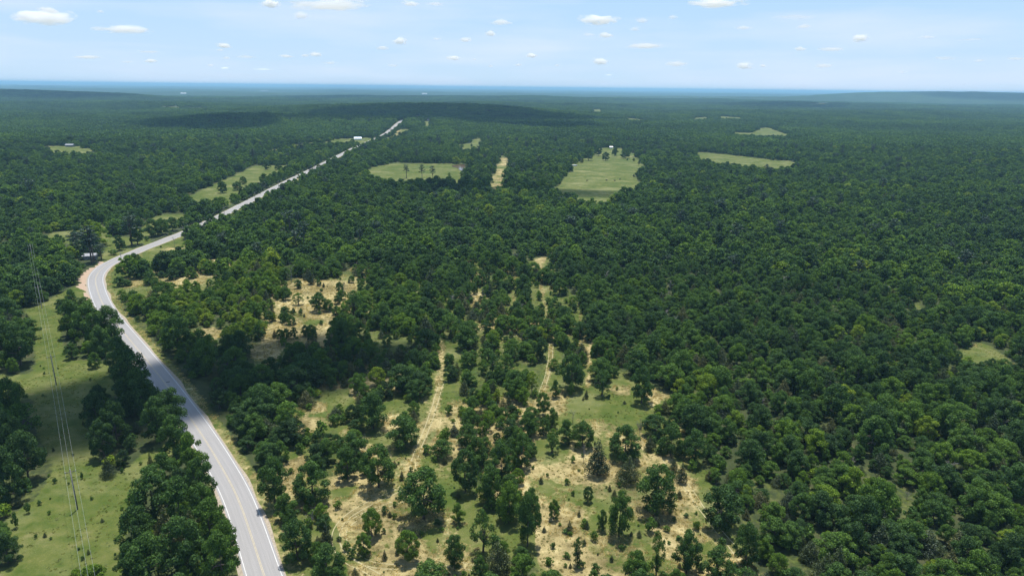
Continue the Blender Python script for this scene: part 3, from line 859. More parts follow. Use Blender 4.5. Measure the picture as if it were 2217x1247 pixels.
# ------------------------------------------------------------------ trees placed one by one
# (photo x of base, photo y of base, photo y of top, crown width in photo pixels, kind, tint)
SINGLE = [
    (820, 1054, 956, 84, 'oak', .42), (677, 1085, 993, 86, 'oak', .38), (918, 1122, 1006, 112, 'oak', .40), (596, 1092, 984, 70, 'oak', .36),
    (753, 1037, 960, 54, 'oak', .36), (806, 1160, 1096, 50, 'oak', .66), (789, 1200, 1150, 40, 'oak', .62), (884, 1212, 1144, 58, 'oak', .68),
    (985, 1230, 1150, 50, 'oak', .36), (708, 1184, 1126, 34, 'cedar', .1), (712, 1256, 1172, 80, 'oak', .36), (992, 1132, 1086, 34, 'oak', .66),
    (1008, 1064, 966, 64, 'oak', .28), (645, 1210, 1116, 76, 'oak', .30), (622, 1124, 1064, 56, 'oak', .48), (873, 966, 896, 80, 'oak', .36),
    (957, 990, 948, 54, 'oak', .44), (924, 982, 960, 26, 'shrub', .6), (1012, 964, 914, 52, 'oak', .40), (1046, 1194, 1098, 62, 'open', .38),
    (1078, 1240, 1166, 66, 'cedar', .6), (1142, 1182, 1058, 62, 'oak', .34), (1102, 1130, 1036, 64, 'oak', .62), (1040, 1262, 1198, 40, 'oak', .4),
    (1060, 1090, 1000, 66, 'oak', .4), (1084, 1040, 950, 60, 'oak', .36), (1128, 1010, 930, 56, 'oak', .4), (1130, 1262, 1196, 60, 'oak', .6),
    (1148, 1120, 1050, 44, 'oak', .44), (1030, 1010, 940, 52, 'oak', .42),
    (1195, 980, 936, 42, 'open', .42), (1293, 1028, 948, 60, 'cedar', .15), (1352, 992, 915, 76, 'oak', .34), (1360, 1045, 986, 52, 'cedar', .55),
    (1421, 1110, 998, 94, 'oak', .36), (1406, 975, 938, 28, 'cedar', .7), (1452, 986, 916, 52, 'oak', .34), (1502, 1002, 926, 58, 'oak', .34),
    (1475, 1044, 998, 30, 'cedar', .3), (1458, 1019, 990, 20, 'cedar', .4), (1273, 1086, 1050, 24, 'oak', .3), (1198, 1123, 1078, 28, 'oak', .56),
    (1171, 1046, 1030, 13, 'cedar', .2), (1303, 1148, 1100, 26, 'oak', .36), (1340, 1160, 1054, 62, 'oak', .46), (1408, 1151, 1116, 32, 'shrub', .5),
    (1286, 1170, 1146, 22, 'shrub', .6), (1265, 1140, 1120, 22, 'shrub', .6), (1250, 1224, 1158, 34, 'open', .3), (1561, 1142, 1046, 94, 'oak', .22),
    (1485, 1240, 1141, 66, 'oak', .34), (1552, 1258, 1178, 78, 'oak', .36), (1612, 1224, 1124, 60, 'oak', .34), (1420, 1256, 1150, 44, 'open', .5),
    (1376, 1262, 1188, 64, 'oak', .56), (1383, 1162, 1146, 12, 'cedar', .2), (1178, 1151, 1138, 12, 'cedar', .3), (1425, 1140, 1126, 8, 'cedar', .2),
    (1225, 960, 905, 48, 'oak', .42), (1262, 968, 908, 54, 'oak', .4), (1240, 1000, 985, 14, 'shrub', .7),
    (1389, 872, 786, 56, 'oak', .30), (1237, 842, 760, 62, 'oak', .28), (1303, 856, 796, 50, 'open', .36), (1202, 860, 820, 26, 'oak', .36),
    (1236, 856, 826, 18, 'oak', .5), (1223, 860, 846, 9, 'cedar', .3), (1269, 863, 842, 12, 'cedar', .2), (1152, 852, 800, 30, 'open', .9),
    (1175, 900, 845, 34, 'oak', .48), (1195, 925, 880, 30, 'oak', .5), (1318, 800, 750, 34, 'oak', .46), (1258, 780, 735, 40, 'cedar', .6),
    (1350, 790, 740, 38, 'cedar', .8), (1318, 862, 852, 10, 'shrub', .3), (1352, 874, 866, 8, 'cedar', .3),
    # the thick strip of trees between pasture and road, and its dark island
    (335, 1122, 1004, 104, 'oak', .34), (300, 1192, 1088, 84, 'oak', .26), (398, 1150, 1022, 92, 'oak', .36), (438, 1092, 984, 72, 'oak', .34), (462, 1182, 1070, 84, 'oak', .52),
    (402, 1242, 1108, 104, 'oak', .30), (330, 1264, 1148, 100, 'oak', .38), (482, 1264, 1140, 84, 'oak', .50), (418, 1034, 930, 70, 'oak', .62), (382, 992, 890, 72, 'oak', .36),
    (345, 958, 850, 72, 'oak', .26), (310, 902, 790, 82, 'oak', .24), (288, 856, 742, 80, 'oak', .26), (200, 748, 648, 76, 'oak', .42), (242, 742, 655, 66, 'oak', .40), (160, 728, 642, 56, 'oak', .38),
    (375, 930, 832, 70, 'oak', .30), (262, 806, 722, 60, 'oak', .34), (216, 932, 842, 68, 'oak', .16), (252, 962, 862, 70, 'oak', .16), (226, 990, 902, 60, 'oak', .18), (276, 902, 812, 62, 'oak', .2),
    (365, 1190, 1090, 70, 'cedar', .9), (420, 1190, 1100, 60, 'cedar', .8), (360, 1060, 975, 66, 'oak', .4), (445, 1130, 1040, 60, 'oak', .46), (492, 1215, 1120, 60, 'oak', .56), (285, 1250, 1170, 66, 'oak', .3),
    (185, 720, 640, 56, 'cedar', .3), (222, 770, 700, 52, 'oak', .34), (20, 1085, 960, 90, 'oak', .16), (62, 1040, 925, 80, 'oak', .16), (20, 1000, 880, 80, 'oak', .16), (30, 905, 812, 70, 'oak', .44),
    (45, 790, 690, 76, 'oak', .2), (10, 780, 680, 76, 'oak', .26), (20, 700, 640, 60, 'oak', .3),
    # power line pasture
    (157, 776, 740, 34, 'oak', .36), (206, 796, 760, 28, 'oak', .5), (194, 770, 736, 34, 'oak', .7), (327, 1012, 976, 13, 'cedar', .2), (36, 1142, 1104, 18, 'shrub', .4),
    (18, 1218, 1150, 66, 'oak', .2), (62, 1110, 1085, 16, 'shrub', .4), (236, 1032, 985, 30, 'cedar', .2), (265, 1022, 1010, 12, 'shrub', .4), (120, 1045, 1032, 12, 'shrub', .4),
    (178, 1036, 1020, 9, 'shrub', .3), (78, 1165, 1155, 8, 'shrub', .3),
    # houses and lawn by the curve
    (199, 569, 486, 46, 'pine', .2), (204, 568, 494, 40, 'pine', .2), (220, 562, 526, 30, 'pine', .5), (260, 542, 506, 28, 'oak', .2),
    (286, 532, 462, 44, 'pine', .3), (298, 530, 486, 36, 'oak', .2), (246, 552, 542, 24, 'shrub', .45), (212, 532, 478, 62, 'oak', .85),
    (165, 540, 500, 40, 'pine', .3), (168, 520, 484, 30, 'oak', .3), (332, 512, 470, 44, 'oak', .3), (352, 508, 470, 36, 'oak', .4), (374, 500, 468, 34, 'oak', .3),
    (302, 480, 450, 28, 'oak', .3), (318, 522, 510, 12, 'shrub', .5), (370, 508, 500, 10, 'shrub', .6), (293, 578, 546, 34, 'oak', .34),
    # clearing among the thicket
    (619, 650, 618, 28, 'oak', .5), (647, 660, 632, 28, 'open', .6), (691, 674, 630, 42, 'oak', .36), (712, 674, 646, 26, 'oak', .55), (651, 682, 666, 12, 'shrub', .3),
    (637, 682, 664, 10, 'shrub', .3), (662, 728, 702, 22, 'oak', .36), (637, 732, 706, 18, 'oak', .4), (736, 634, 608, 20, 'oak', .4), (673, 616, 580, 18, 'cedar', .1),
    (730, 680, 660, 18, 'open', .4), (620, 702, 672, 16, 'oak', .3), (560, 735, 700, 34, 'oak', .34),
    # long field, pine field, big field
    (482, 418, 390, 23, 'oak', .2), (514, 412, 392, 26, 'oak', .3), (527, 399, 381, 18, 'oak', .4), (578, 367, 349, 20, 'oak', .18), (603, 368, 351, 18, 'oak', .18),
    (880, 386, 355, 17, 'pine', .1), (914, 391, 354, 15, 'pine', .6), (937, 391, 357, 15, 'pine', .3), (973, 386, 373, 9, 'open', .6), (1274, 348, 322, 24, 'oak', .2),
    (1311, 348, 328, 19, 'oak', .2), (1260, 353, 341, 10, 'cedar', .4), (1254, 352, 335, 9, 'oak', .3), (1296, 338, 316, 17, 'oak', .15), (1331, 338, 318, 16, 'oak', .15),
    (1354, 343, 320, 26, 'oak', .3), (1372, 350, 342, 7, 'oak', .3), (1358, 348, 343, 5, 'shrub', .3), (1383, 357, 348, 6, 'oak', .3), (1235, 352, 336, 20, 'oak', .85), (1246, 356, 340, 14, 'oak', .9),
    (988, 355, 338, 22, 'oak', .95), (1004, 356, 342, 16, 'oak', .9), (1021, 318, 311, 6, 'oak', .3), (1020, 356, 338, 18, 'oak', .85), (845, 306, 296, 7, 'oak', .25), (806, 304, 294, 8, 'oak', .25), (815, 306, 297, 7, 'oak', .25),
    # dead trees
    (379, 543, 512, 16, 'dead', 0), (403, 538, 512, 12, 'dead', 0), (867, 970, 934, 36, 'brush', 0), (670, 1137, 1104, 34, 'brush', 0),
    (1240, 915, 888, 26, 'dead', 0), (1386, 930, 905, 26, 'brush', 0), (632, 612, 568, 26, 'dead', 0), (745, 650, 610, 16, 'dead', 0), (790, 970, 942, 26, 'brush', 0),
    (1263, 1000, 962, 22, 'dead', 0), (1252, 776, 752, 24, 'brush', 0), (1583, 728, 702, 22, 'dead', 0), (1218, 790, 765, 18, 'dead', 0), (356, 1122, 1060, 40, 'dead', 0),
    (2170, 945, 905, 20, 'dead', 0), (1100, 760, 738, 16, 'dead', 0), (1045, 650, 622, 16, 'dead', 0), (1385, 940, 905, 18, 'dead', 0), (225, 730, 690, 20, 'dead', 0), (1130, 735, 712, 18, 'brush', 0),
]
trees = []      # dict: x y z sx sz key var rot tint
BASE_W = {'oak': 9.0, 'open': 9.0, 'cedar': 7.0, 'pine': 7.4, 'shrub': 3.2, 'dead': 7.0, 'brush': 3.6, 'mid': 9, 'midcone': 7, 'midpine': 7.4}
BASE_H = {'oak': 10, 'open': 10, 'cedar': 10, 'pine': 20, 'shrub': 2.6, 'dead': 10, 'brush': 3.2, 'mid': 10, 'midcone': 10, 'midpine': 20}
g = ground_at([s[0] for s in SINGLE], [s[1] for s in SINGLE])
for (px, py, ty, w, key, tint), (x, y) in zip(SINGLE, g):
    z = float(height(x, y))
    _, _, dep = photo_of(x, y, z)
    width = w * float(dep) / FPX
    lo, hi = .3, 45.0
    for _ in range(20):
        mid = (lo + hi) / 2
        if photo_of(x, y, z + mid)[1] < ty: hi = mid
        else: lo = mid
    hgt = (lo + hi) / 2
    hgt = max(hgt * .96, width * .55)
    trees.append(dict(x=x, y=y, z=z, sx=width / BASE_W[key], sz=hgt / BASE_H[key], key=key, rot=rng.uniform(0, 6.28), tint=tint, w=width, own=True))

# ------------------------------------------------------------------ the woods: jittered grid, kept out of the open ground
fx = np.array([t['x'] for t in trees]); fy = np.array([t['y'] for t in trees]); fr = np.array([t['w'] / 2 for t in trees])
def scatter(r0, r1, sp, margin):
    n = int(r1 * 2 / sp) + 2
    gx, gy = np.meshgrid(np.arange(-n // 2, n // 2) * sp, np.arange(0, n // 2 + 1) * sp)
    gx = gx + (np.arange(gx.shape[0]) % 2)[:, None] * sp / 2
    gx = gx.ravel(); gy = gy.ravel()
    r = np.hypot(gx, gy); a = np.degrees(np.arctan2(gx, gy))
    m = (r > r0) & (r < r1) & (np.abs(a) < 42.5)
    gx, gy = gx[m], gy[m]
    gx = gx + rng.uniform(-.46, .46, len(gx)) * sp
    gy = gy + rng.uniform(-.46, .46, len(gy)) * sp
    return gx, gy

def grow(r0, r1, sp):
    x, y = scatter(r0, r1, sp, 2)
    size = .50 + .85 * rng.random(len(x)) ** 1.7
    size *= .85 + .35 * vnoise(x, y, 45, 21)
    return x, y, size

def keep_mask(x, y, rad_, near=True):
    dry, green, dirt, opn, sp, d, s = zones(x, y)
    keep = ~opn
    if near:
        for k in range(6):
            a = k * math.pi / 3
            o = zones(x + np.cos(a) * rad_ * .45, y + np.sin(a) * rad_ * .45, False)[3]
            keep &= ~o
    # road margins for crowns
    farr = np.clip((y - 480) / 150, 0, 1)
    keep &= ~((s <= 0) & (d < 5.4 + rad_ * (.15 + .3 * farr))) & ~((s > 0) & (d < 6.6 + rad_ * .45 + farr * (1.0 + 10 * vnoise(x, y, 60, 61))))
    dens = np.where(sp > 0, .86, .99)
    px, py, dep = photo_of(x, y, height(x, y))
    sav = inside(SAVANNA, px, py)
    dens = np.where(sav, .76, dens)
    dens = dens - np.where(sp > 0, .50 * (vnoise(x, y, 17, 33) > .62), 0)
    keep &= rng.random(len(x)) < dens
    return keep, sp, px, py, dep

def tint_of(x, y, px, py):
    base = .38 + .30 * (vnoise(x, y, 60, 7) - .5) + rng.normal(0, .18, len(x)) + .22 * (vnoise(x, y, 19, 71) - .5)
    br = rng.random(len(x)) < .10
    base = np.where(br, base + .26, base)
    # the fresh green thicket right of the curve
    th = inside([(255, 640), (400, 600), (520, 560), (640, 590), (620, 700), (500, 760), (330, 740), (250, 690)], px, py)
    base = np.where(th, base + .28, base)
    low = inside([(1600, 900), (2300, 860), (2300, 1300), (1600, 1300)], px, py)
    base = np.where(low, base + .10 * (vnoise(x, y, 16, 8) - .1), base)
    return np.clip(base, .02, 1)

# near: 115 .. 430 m
x, y, size = grow(112, 430, 5.6)
w = 9.0 * size * .92
keep, sp, px, py, dep = keep_mask(x, y, w / 2)
for k in np.where(keep)[0]:
    if ((fx - x[k]) ** 2 + (fy - y[k]) ** 2 < (fr + w[k] * .36) ** 2).any(): keep[k] = False
tn = tint_of(x, y, px, py)
u = rng.random(len(x))
for k in np.where(keep)[0]:
    key = 'oak'
    s_, sz_ = size[k], size[k] * rng.uniform(.82, 1.2)
    in_right = px[k] > 1500
    pc_ = .16 if sp[k] > 0 or in_right else .09
    if u[k] < pc_: key = 'cedar'; s_ *= .85; sz_ *= .72
    elif u[k] < pc_ + .07: key = 'open'
    elif u[k] > .98: key = 'dead'; sz_ *= .75
    tt = tn[k] if key != 'cedar' else rng.random()
    if tn[k] > .6 and key == 'oak': s_ *= .85; sz_ *= .8
    bw = BASE_W[key]
    trees.append(dict(x=x[k], y=y[k], z=float(height(x[k], y[k])), sx=s_ * .96, sz=sz_ * rng.uniform(.70, .98), key=key, rot=rng.uniform(0, 6.28), tint=float(tt), w=bw * s_, own=False))
# understorey saplings and shrubs
x, y, size = grow(112, 400, 4.7)
keep, sp, px, py, dep = keep_mask(x, y, np.full(len(x), 1.2))
keep &= rng.random(len(x)) < np.where(sp > 0, .85, .45)
for k in np.where(keep)[0]:
    key = 'shrub' if rng.random() < .55 else ('oak' if rng.random() < .8 else 'cedar')
    s_ = rng.uniform(.6, 1.7) if key == 'shrub' else rng.uniform(.32, .55)
    trees.append(dict(x=x[k], y=y[k], z=0.0, sx=s_, sz=s_ * rng.uniform(.9, 1.3), key=key, rot=rng.uniform(0, 6.28), tint=float(np.clip(rng.normal(.56, .17), 0, 1)), w=BASE_W[key] * s_, own=False))
# little cedars and bushes scattered in the clearings
for name, n_, hi_ in (('track_clearing', 60, 1.1), ('right_clearing', 90, 1.1), ('thicket_clearing', 44, 1.2), ('white_flower_clearing', 10, .6), ('pasture', 34, .6), ('curve_verge', 16, .8)):
    poly = np.array(OPEN[name][1])
    qx = rng.uniform(poly[:, 0].min(), poly[:, 0].max(), n_ * 4); qy = rng.uniform(poly[:, 1].min(), poly[:, 1].max(), n_ * 4)
    m = inside(poly, qx, qy); qx, qy = qx[m][:n_], qy[m][:n_]
    gg = ground_at(qx, qy)
    dd, _ = dist_line(ROAD, gg[:, 0], gg[:, 1])
    for (x_, y_), dr_ in zip(gg, dd):
        if dr_ < 9: continue
        key = 'shrub' if rng.random() < .7 else 'cedar'
        if name == 'thicket_clearing' and rng.random() < .4:
            q_ = rng.uniform(.35, .62)
            trees.append(dict(x=x_, y=y_, z=0.0, sx=q_, sz=q_ * .9, key='oak', rot=rng.uniform(0, 6.28), tint=float(rng.uniform(.3, .6)), w=9 * q_, own=False)); continue
        s_ = rng.uniform(.25, hi_) * (.28 if key == 'cedar' else .8)
        trees.append(dict(x=x_, y=y_, z=float(height(x_, y_)), sx=s_, sz=s_ * rng.uniform(.8, 1.3), key=key, rot=rng.uniform(0, 6.28), tint=float(rng.uniform(.2, .7)), w=BASE_W[key] * s_, own=False))

mid_trees = []
x, y, size = grow(430, 1500, 6.4)
w = 9 * size
keep, sp, px, py, dep = keep_mask(x, y, w / 2, True)
for t in trees:
    if t['own'] and math.hypot(t['x'], t['y']) > 400:
        keep &= (x - t['x']) ** 2 + (y - t['y']) ** 2 > (t['w'] / 2 + 3) ** 2
tn = tint_of(x, y, px, py)
z = height(x, y)
K = np.where(keep)[0]
u = rng.random(len(K))
mid_keys = np.where(u < .03, 1, np.where(u < .045, 2, 0))
MID = dict(x=x[K], y=y[K], z=z[K], s=size[K], k=mid_keys, t=tn[K])

x, y = scatter(1500, 7600, 27.0, 2)
dry_, green_, dirt_, opn_, sp_f, d_, s_f = zones(x, y)
ok = ~opn_
for k in range(6):
    a = k * math.pi / 3
    ok &= ~zones(x + math.cos(a) * 11, y + math.sin(a) * 11)[3]
ok &= d_ > 17
x, y = x[ok], y[ok]
CL = dict(x=x, y=y, z=height(x, y), s=rng.uniform(.9, 1.15, len(x)), t=np.clip(.36 + .4 * (vnoise(x, y, 160, 17) - .5) + rng.normal(0, .10, len(x)), 0, 1))
# loose single trees to fill the edges where a clump does not fit
x, y = scatter(1500, 3200, 9.0, 2)
dry_, green_, dirt_, opn_, sp_f, d_, s_f = zones(x, y)
near_open = np.zeros(len(x), bool)
for k in range(6):
    a = k * math.pi / 3
    near_open |= zones(x + math.cos(a) * 22, y + math.sin(a) * 22)[3]
ok = ~opn_ & near_open & (d_ > 8.5)
x, y = x[ok], y[ok]
MID = {k: np.concatenate([MID[k], v]) for k, v in dict(x=x, y=y, z=height(x, y), s=rng.uniform(.8, 1.2, len(x)), k=np.zeros(len(x), int), t=np.clip(rng.normal(.36, .12, len(x)), 0, 1)).items()}

# ------------------------------------------------------------------ which trees are things of their own
for t in trees:
    px_, py_, dp_ = photo_of(t['x'], t['y'], t['z'] + BASE_H[t['key']] * t['sz'] * .5)
    t['px'], t['py'], t['dep'] = float(px_), float(py_), float(dp_)
    t['bpx'], t['bpy'] = [float(q) for q in photo_of(t['x'], t['y'], t['z'])[:2]]
    t['size'] = t['w'] / t['dep'] * FPX
    t['seen'] = -20 < t['px'] < 2237 and t['py'] < 1270
KINDNAME = {'oak': 'oak_tree', 'open': 'oak_tree', 'cedar': 'cedar_tree', 'pine': 'pine_tree', 'shrub': 'shrub', 'dead': 'dead_tree', 'brush': 'dead_bush'}
LIMIT = {'oak_tree': 300, 'cedar_tree': 90, 'pine_tree': 40, 'shrub': 70, 'dead_tree': 40, 'dead_bush': 20}
single = []
for kind, lim in LIMIT.items():
    c = [t for t in trees if KINDNAME[t['key']] == kind and t['seen']]
    # shrubs below a closed canopy do not show; those in the open do
    if kind == 'shrub' or kind == 'cedar_tree':
        xs = np.array([t['x'] for t in c]); ys = np.array([t['y'] for t in c])
        o = zones(xs, ys)[3]
        for t, q in zip(c, o): t['rank'] = t['size'] * (1 if (q or t['own'] or (kind == 'cedar_tree' and t['sx'] > .6)) else .01)
        c = [t for t in c if t['rank'] > 4]
    else:
        for t in c: t['rank'] = t['size'] * (5 if t['own'] else 1)
    c.sort(key=lambda t: -t['rank'])
    single += c[:lim]
sid = set(id(t) for t in single)
rest = [t for t in trees if id(t) not in sid]

# ---- labels
def size_word(t):
    h = BASE_H[t['key']] * t['sz']
    if t['key'] == 'shrub' or t['key'] == 'brush': return 'low' if h < 1.6 else 'bushy'
    if t['key'] == 'cedar': return 'tiny' if h < 3 else 'small' if h < 6 else 'full-grown'
    if t['key'] == 'pine': return 'tall'
    return 'sapling-sized' if h < 5 else 'small' if h < 7.5 else 'mid-sized' if h < 10 else 'large'
def tint_word(t):
    if t['key'] in ('dead', 'brush'): return 'bare grey'
    v = t['tint']
    if t['key'] == 'cedar': return 'blue-green' if v < .35 else 'olive' if v < .7 else 'brownish'
    if t['key'] == 'pine': return 'dark'
    return 'blackish green' if v < .26 else 'dark green' if v < .42 else 'mid-green' if v < .56 else 'fresh green' if v < .75 else 'yellow-green'
NOUN = {'oak': 'oak', 'open': 'sparse oak', 'cedar': 'cedar', 'pine': 'pine', 'shrub': 'shrub', 'dead': 'dead tree', 'brush': 'dead bush'}
PLACE = [  # (phrase, polygon in photo pixels) first hit wins
    ('in the power line pasture', OPEN['pasture'][1]),
    ('on the lawn beside the road curve', [(150, 460), (330, 460), (330, 545), (262, 560), (200, 585), (150, 560)]),
    ('before the roadside field', [(300, 450), (450, 440), (450, 480), (300, 530)]),
    ('in the wheel-track clearing', OPEN['track_clearing'][1]),
    ('in the right-hand dry clearing', OPEN['right_clearing'][1]),
    ('at the white-flecked clearing', OPEN['white_flower_clearing'][1]),
    ('in the sandy clearing amid the thicket', OPEN['thicket_clearing'][1]),
    ('in the long field left of the road', [(400, 340), (640, 340), (640, 450), (400, 450)]),
    ('in the field with three pines', [(780, 345), (1030, 345), (1030, 405), (780, 405)]),
    ('at the big light green field', [(1200, 310), (1400, 310), (1400, 450), (1200, 450)]),
    ('on the verge inside the road curve', OPEN['curve_verge'][1]),
    ('between pasture and road', [(120, 640), (230, 640), (330, 760), (420, 880), (500, 1010), (560, 1300), (250, 1300), (270, 1040), (390, 950), (180, 860), (120, 760)]),
    ('on the dark bank left of the pasture', [(-60, 560), (60, 560), (120, 660), (110, 1300), (-60, 1300)]),
    ('in the wood above the pasture', [(-60, 500), (200, 560), (190, 640), (-60, 700)]),
    ('on the road\'s right edge, bottom', [(430, 930), (600, 930), (700, 1300), (540, 1300)]),
    ('right of the shaded road', [(230, 640), (430, 640), (640, 940), (440, 940)]),
    ('between the two dry clearings', [(1000, 930), (1170, 930), (1170, 1300), (1000, 1300)]),
]
rows = [(700, 'back'), (800, 'fifth'), (880, 'fourth'), (960, 'third'), (1050, 'second'), (1400, 'front')]
def place_of(t):
    for ph, poly in PLACE:
        if inside(poly, np.array([t['bpx']]), np.array([t['bpy']]))[0]: return ph
    x_, y_ = t['bpx'], t['bpy']
    side = 'left of the wheel-track fork' if x_ < 900 else 'behind the flowery clearing' if x_ < 1450 else 'in the dense right-hand wood' if x_ < 1850 else 'by the right picture edge'
    if 900 <= x_ < 1450 and y_ > 900: side = 'between the middle clearings'
    band = 'far back' if y_ < 760 else 'deep in' if y_ < 880 else 'midway' if y_ < 980 else 'nearer front' if y_ < 1100 else 'very front'
    return side + ', ' + band
ORD = ['first', 'second', 'third', 'fourth', 'fifth', 'sixth', 'seventh', 'eighth', 'ninth', 'tenth', 'eleventh', 'twelfth', 'thirteenth', 'fourteenth', 'fifteenth', 'sixteenth']
byk = {}
for t in single:
    byk.setdefault((size_word(t), tint_word(t), NOUN[t['key']], place_of(t)), []).append(t)
def crown_word(t):
    q = t['sx'] * BASE_W[t['key']] / (t['sz'] * BASE_H[t['key']])
    return 'broad' if q > .95 else 'narrow' if q < .72 else 'rounded'
for (a, b, n, p), L_ in list(byk.items()):
    if len(L_) == 1:
        L_[0]['label'] = f'{a} {b} {n} {p}'; continue
    sub = {}
    for t in L_: sub.setdefault(crown_word(t) if t['key'] not in ('dead', 'brush') else '', []).append(t)
    for cw, S in sub.items():
        S.sort(key=lambda t: t['px'])
        for k, t in enumerate(S):
            base = f'{a} {cw} {b} {n} {p}'.replace('  ', ' ')
            if len(S) == 1: t['label'] = base
            elif k == len(S) - 1: t['label'] = base + ', rightmost'
            elif k == 0: t['label'] = base + ', leftmost'
            else: t['label'] = base + f', {ORD[k] if k < len(ORD) else "late"} from left'
GROUPS = {'oak_tree': 'oaks of the wood', 'cedar_tree': 'cedars among the oaks', 'pine_tree': 'pines', 'shrub': 'shrubs in the open', 'dead_tree': 'dead trees', 'dead_bush': 'dead bushes'}
CATS = {'oak_tree': 'tree', 'cedar_tree': 'cedar', 'pine_tree': 'pine', 'shrub': 'shrub', 'dead_tree': 'dead tree', 'dead_bush': 'dead bush'}
for t in single:
    kind = KINDNAME[t['key']]
    V = VAR[t['key']]
    var = V[int(rng.integers(len(V)))]
    s3 = (t['sx'], t['sx'], t['sz'])
    if var.crown is None:       # one mesh, no parts
        o = obj(kind, var.trunk)
        o.location = (t['x'], t['y'], t['z']); o.rotation_euler = (0, 0, t['rot']); o.scale = s3
    else:
        o = empty(kind, (t['x'], t['y'], t['z']), t['rot'])
        o.scale = s3
        if var.trunk: obj('trunk', var.trunk, o)
        c = obj('crown', var.crown, o)
        c['tint'] = float(t['tint'])
    tag(o, t['label'], CATS[kind], GROUPS[kind])

# ---- the massed woods: one object each, geometry nodes on points
def massed(name, label, cat, shapes, X, Y, Z, SX, SZ, IDX, T, kind='stuff'):
    col = bpy.data.collections.new(name + '_shapes')
    for i, me in enumerate(shapes):
        o = bpy.data.objects.new(f'{name}_shape_{i:02d}', me)
        col.objects.link(o)
    n = len(X)
    me = bpy.data.meshes.new(name)
    me.vertices.add(n)
    me.vertices.foreach_set('co', np.c_[X, Y, Z].astype(np.float32).ravel())
    def at(nm, ty, data):
        a_ = me.attributes.new(nm, ty, 'POINT')
        a_.data.foreach_set('vector' if ty == 'FLOAT_VECTOR' else 'value', np.ascontiguousarray(data).ravel())
    at('scl', 'FLOAT_VECTOR', np.c_[SX, SX, SZ].astype(np.float32))
    at('idx', 'INT', np.asarray(IDX, np.int32))
    at('tint', 'FLOAT', np.asarray(T, np.float32))
    at('rot', 'FLOAT_VECTOR', np.c_[np.zeros(n), np.zeros(n), rng.uniform(0, 6.28, n)].astype(np.float32))
    o = obj(name, me)
    ng = bpy.data.node_groups.new(name, 'GeometryNodeTree')
    ng.interface.new_socket('Geometry', in_out='INPUT', socket_type='NodeSocketGeometry')
    ng.interface.new_socket('Geometry', in_out='OUTPUT', socket_type='NodeSocketGeometry')
    N, L = ng.nodes, ng.links
    gi = N.new('NodeGroupInput'); go = N.new('NodeGroupOutput')
    ci = N.new('GeometryNodeCollectionInfo'); ci.inputs['Collection'].default_value = col
    ci.inputs['Separate Children'].default_value = True; ci.inputs['Reset Children'].default_value = True
    ip = N.new('GeometryNodeInstanceOnPoints'); ip.inputs['Pick Instance'].default_value = True
    def na(nm, ty):
        q = N.new('GeometryNodeInputNamedAttribute'); q.data_type = ty; q.inputs['Name'].default_value = nm
        return q.outputs['Attribute']
    mp = N.new('GeometryNodeMeshToPoints')
    L.new(gi.outputs[0], mp.inputs['Mesh'])
    L.new(mp.outputs[0], ip.inputs['Points'])
    L.new(ci.outputs[0], ip.inputs['Instance'])
    L.new(na('idx', 'INT'), ip.inputs['Instance Index'])
    er = N.new('FunctionNodeEulerToRotation'); L.new(na('rot', 'FLOAT_VECTOR'), er.inputs[0])
    L.new(er.outputs[0], ip.inputs['Rotation'])
    L.new(na('scl', 'FLOAT_VECTOR'), ip.inputs['Scale'])
    L.new(ip.outputs[0], go.inputs[0])
    md = o.modifiers.new('grow', 'NODES'); md.node_group = ng
    return tag(o, label, cat, kind=kind)

keys = ['oak', 'open', 'cedar', 'pine', 'shrub', 'dead', 'brush']
shapes = []; start = {}
for k in keys:
    start[k] = len(shapes)
    shapes += [v.joined('wood_' + k) for v in VAR[k]]
massed('woodland', 'unbroken mass of green oak and cedar wood behind the nearest trees', 'woodland', shapes,
       np.array([t['x'] for t in rest]), np.array([t['y'] for t in rest]), np.array([t['z'] for t in rest]),
       np.array([t['sx'] for t in rest]), np.array([t['sz'] for t in rest]),
       [start[t['key']] + int(rng.integers(len(VAR[t['key']]))) for t in rest], [t['tint'] for t in rest])
ms = [v.joined('midwood') for v in VAR['mid']] + [v.joined('midcone') for v in VAR['midcone']] + [v.joined('midpine') for v in VAR['midpine']]
n = len(MID['x'])
idx = np.where(MID['k'] == 0, rng.integers(0, 6, n), np.where(MID['k'] == 1, 6 + rng.integers(0, 2, n), 8 + rng.integers(0, 2, n)))
szf = np.where(MID['k'] == 2, .75, np.where(MID['k'] == 1, .85, 1.0))
massed('middle_woodland', 'blue-green treetops of the wood reaching from mid-distance to the hills', 'woodland', ms, MID['x'], MID['y'], MID['z'] - .2,
       MID['s'] * 1.12, MID['s'] * rng.uniform(.68, 1.08, n) * szf, idx, MID['t'])
n = len(CL['x'])
massed('distant_woodland', 'hazy far forest covering the hills up to the horizon', 'woodland', [v.crown for v in VAR['clump']], CL['x'], CL['y'], CL['z'] - .5,
       CL['s'], CL['s'] * rng.uniform(.85, 1.15, n), rng.integers(0, 6, n), CL['t'])

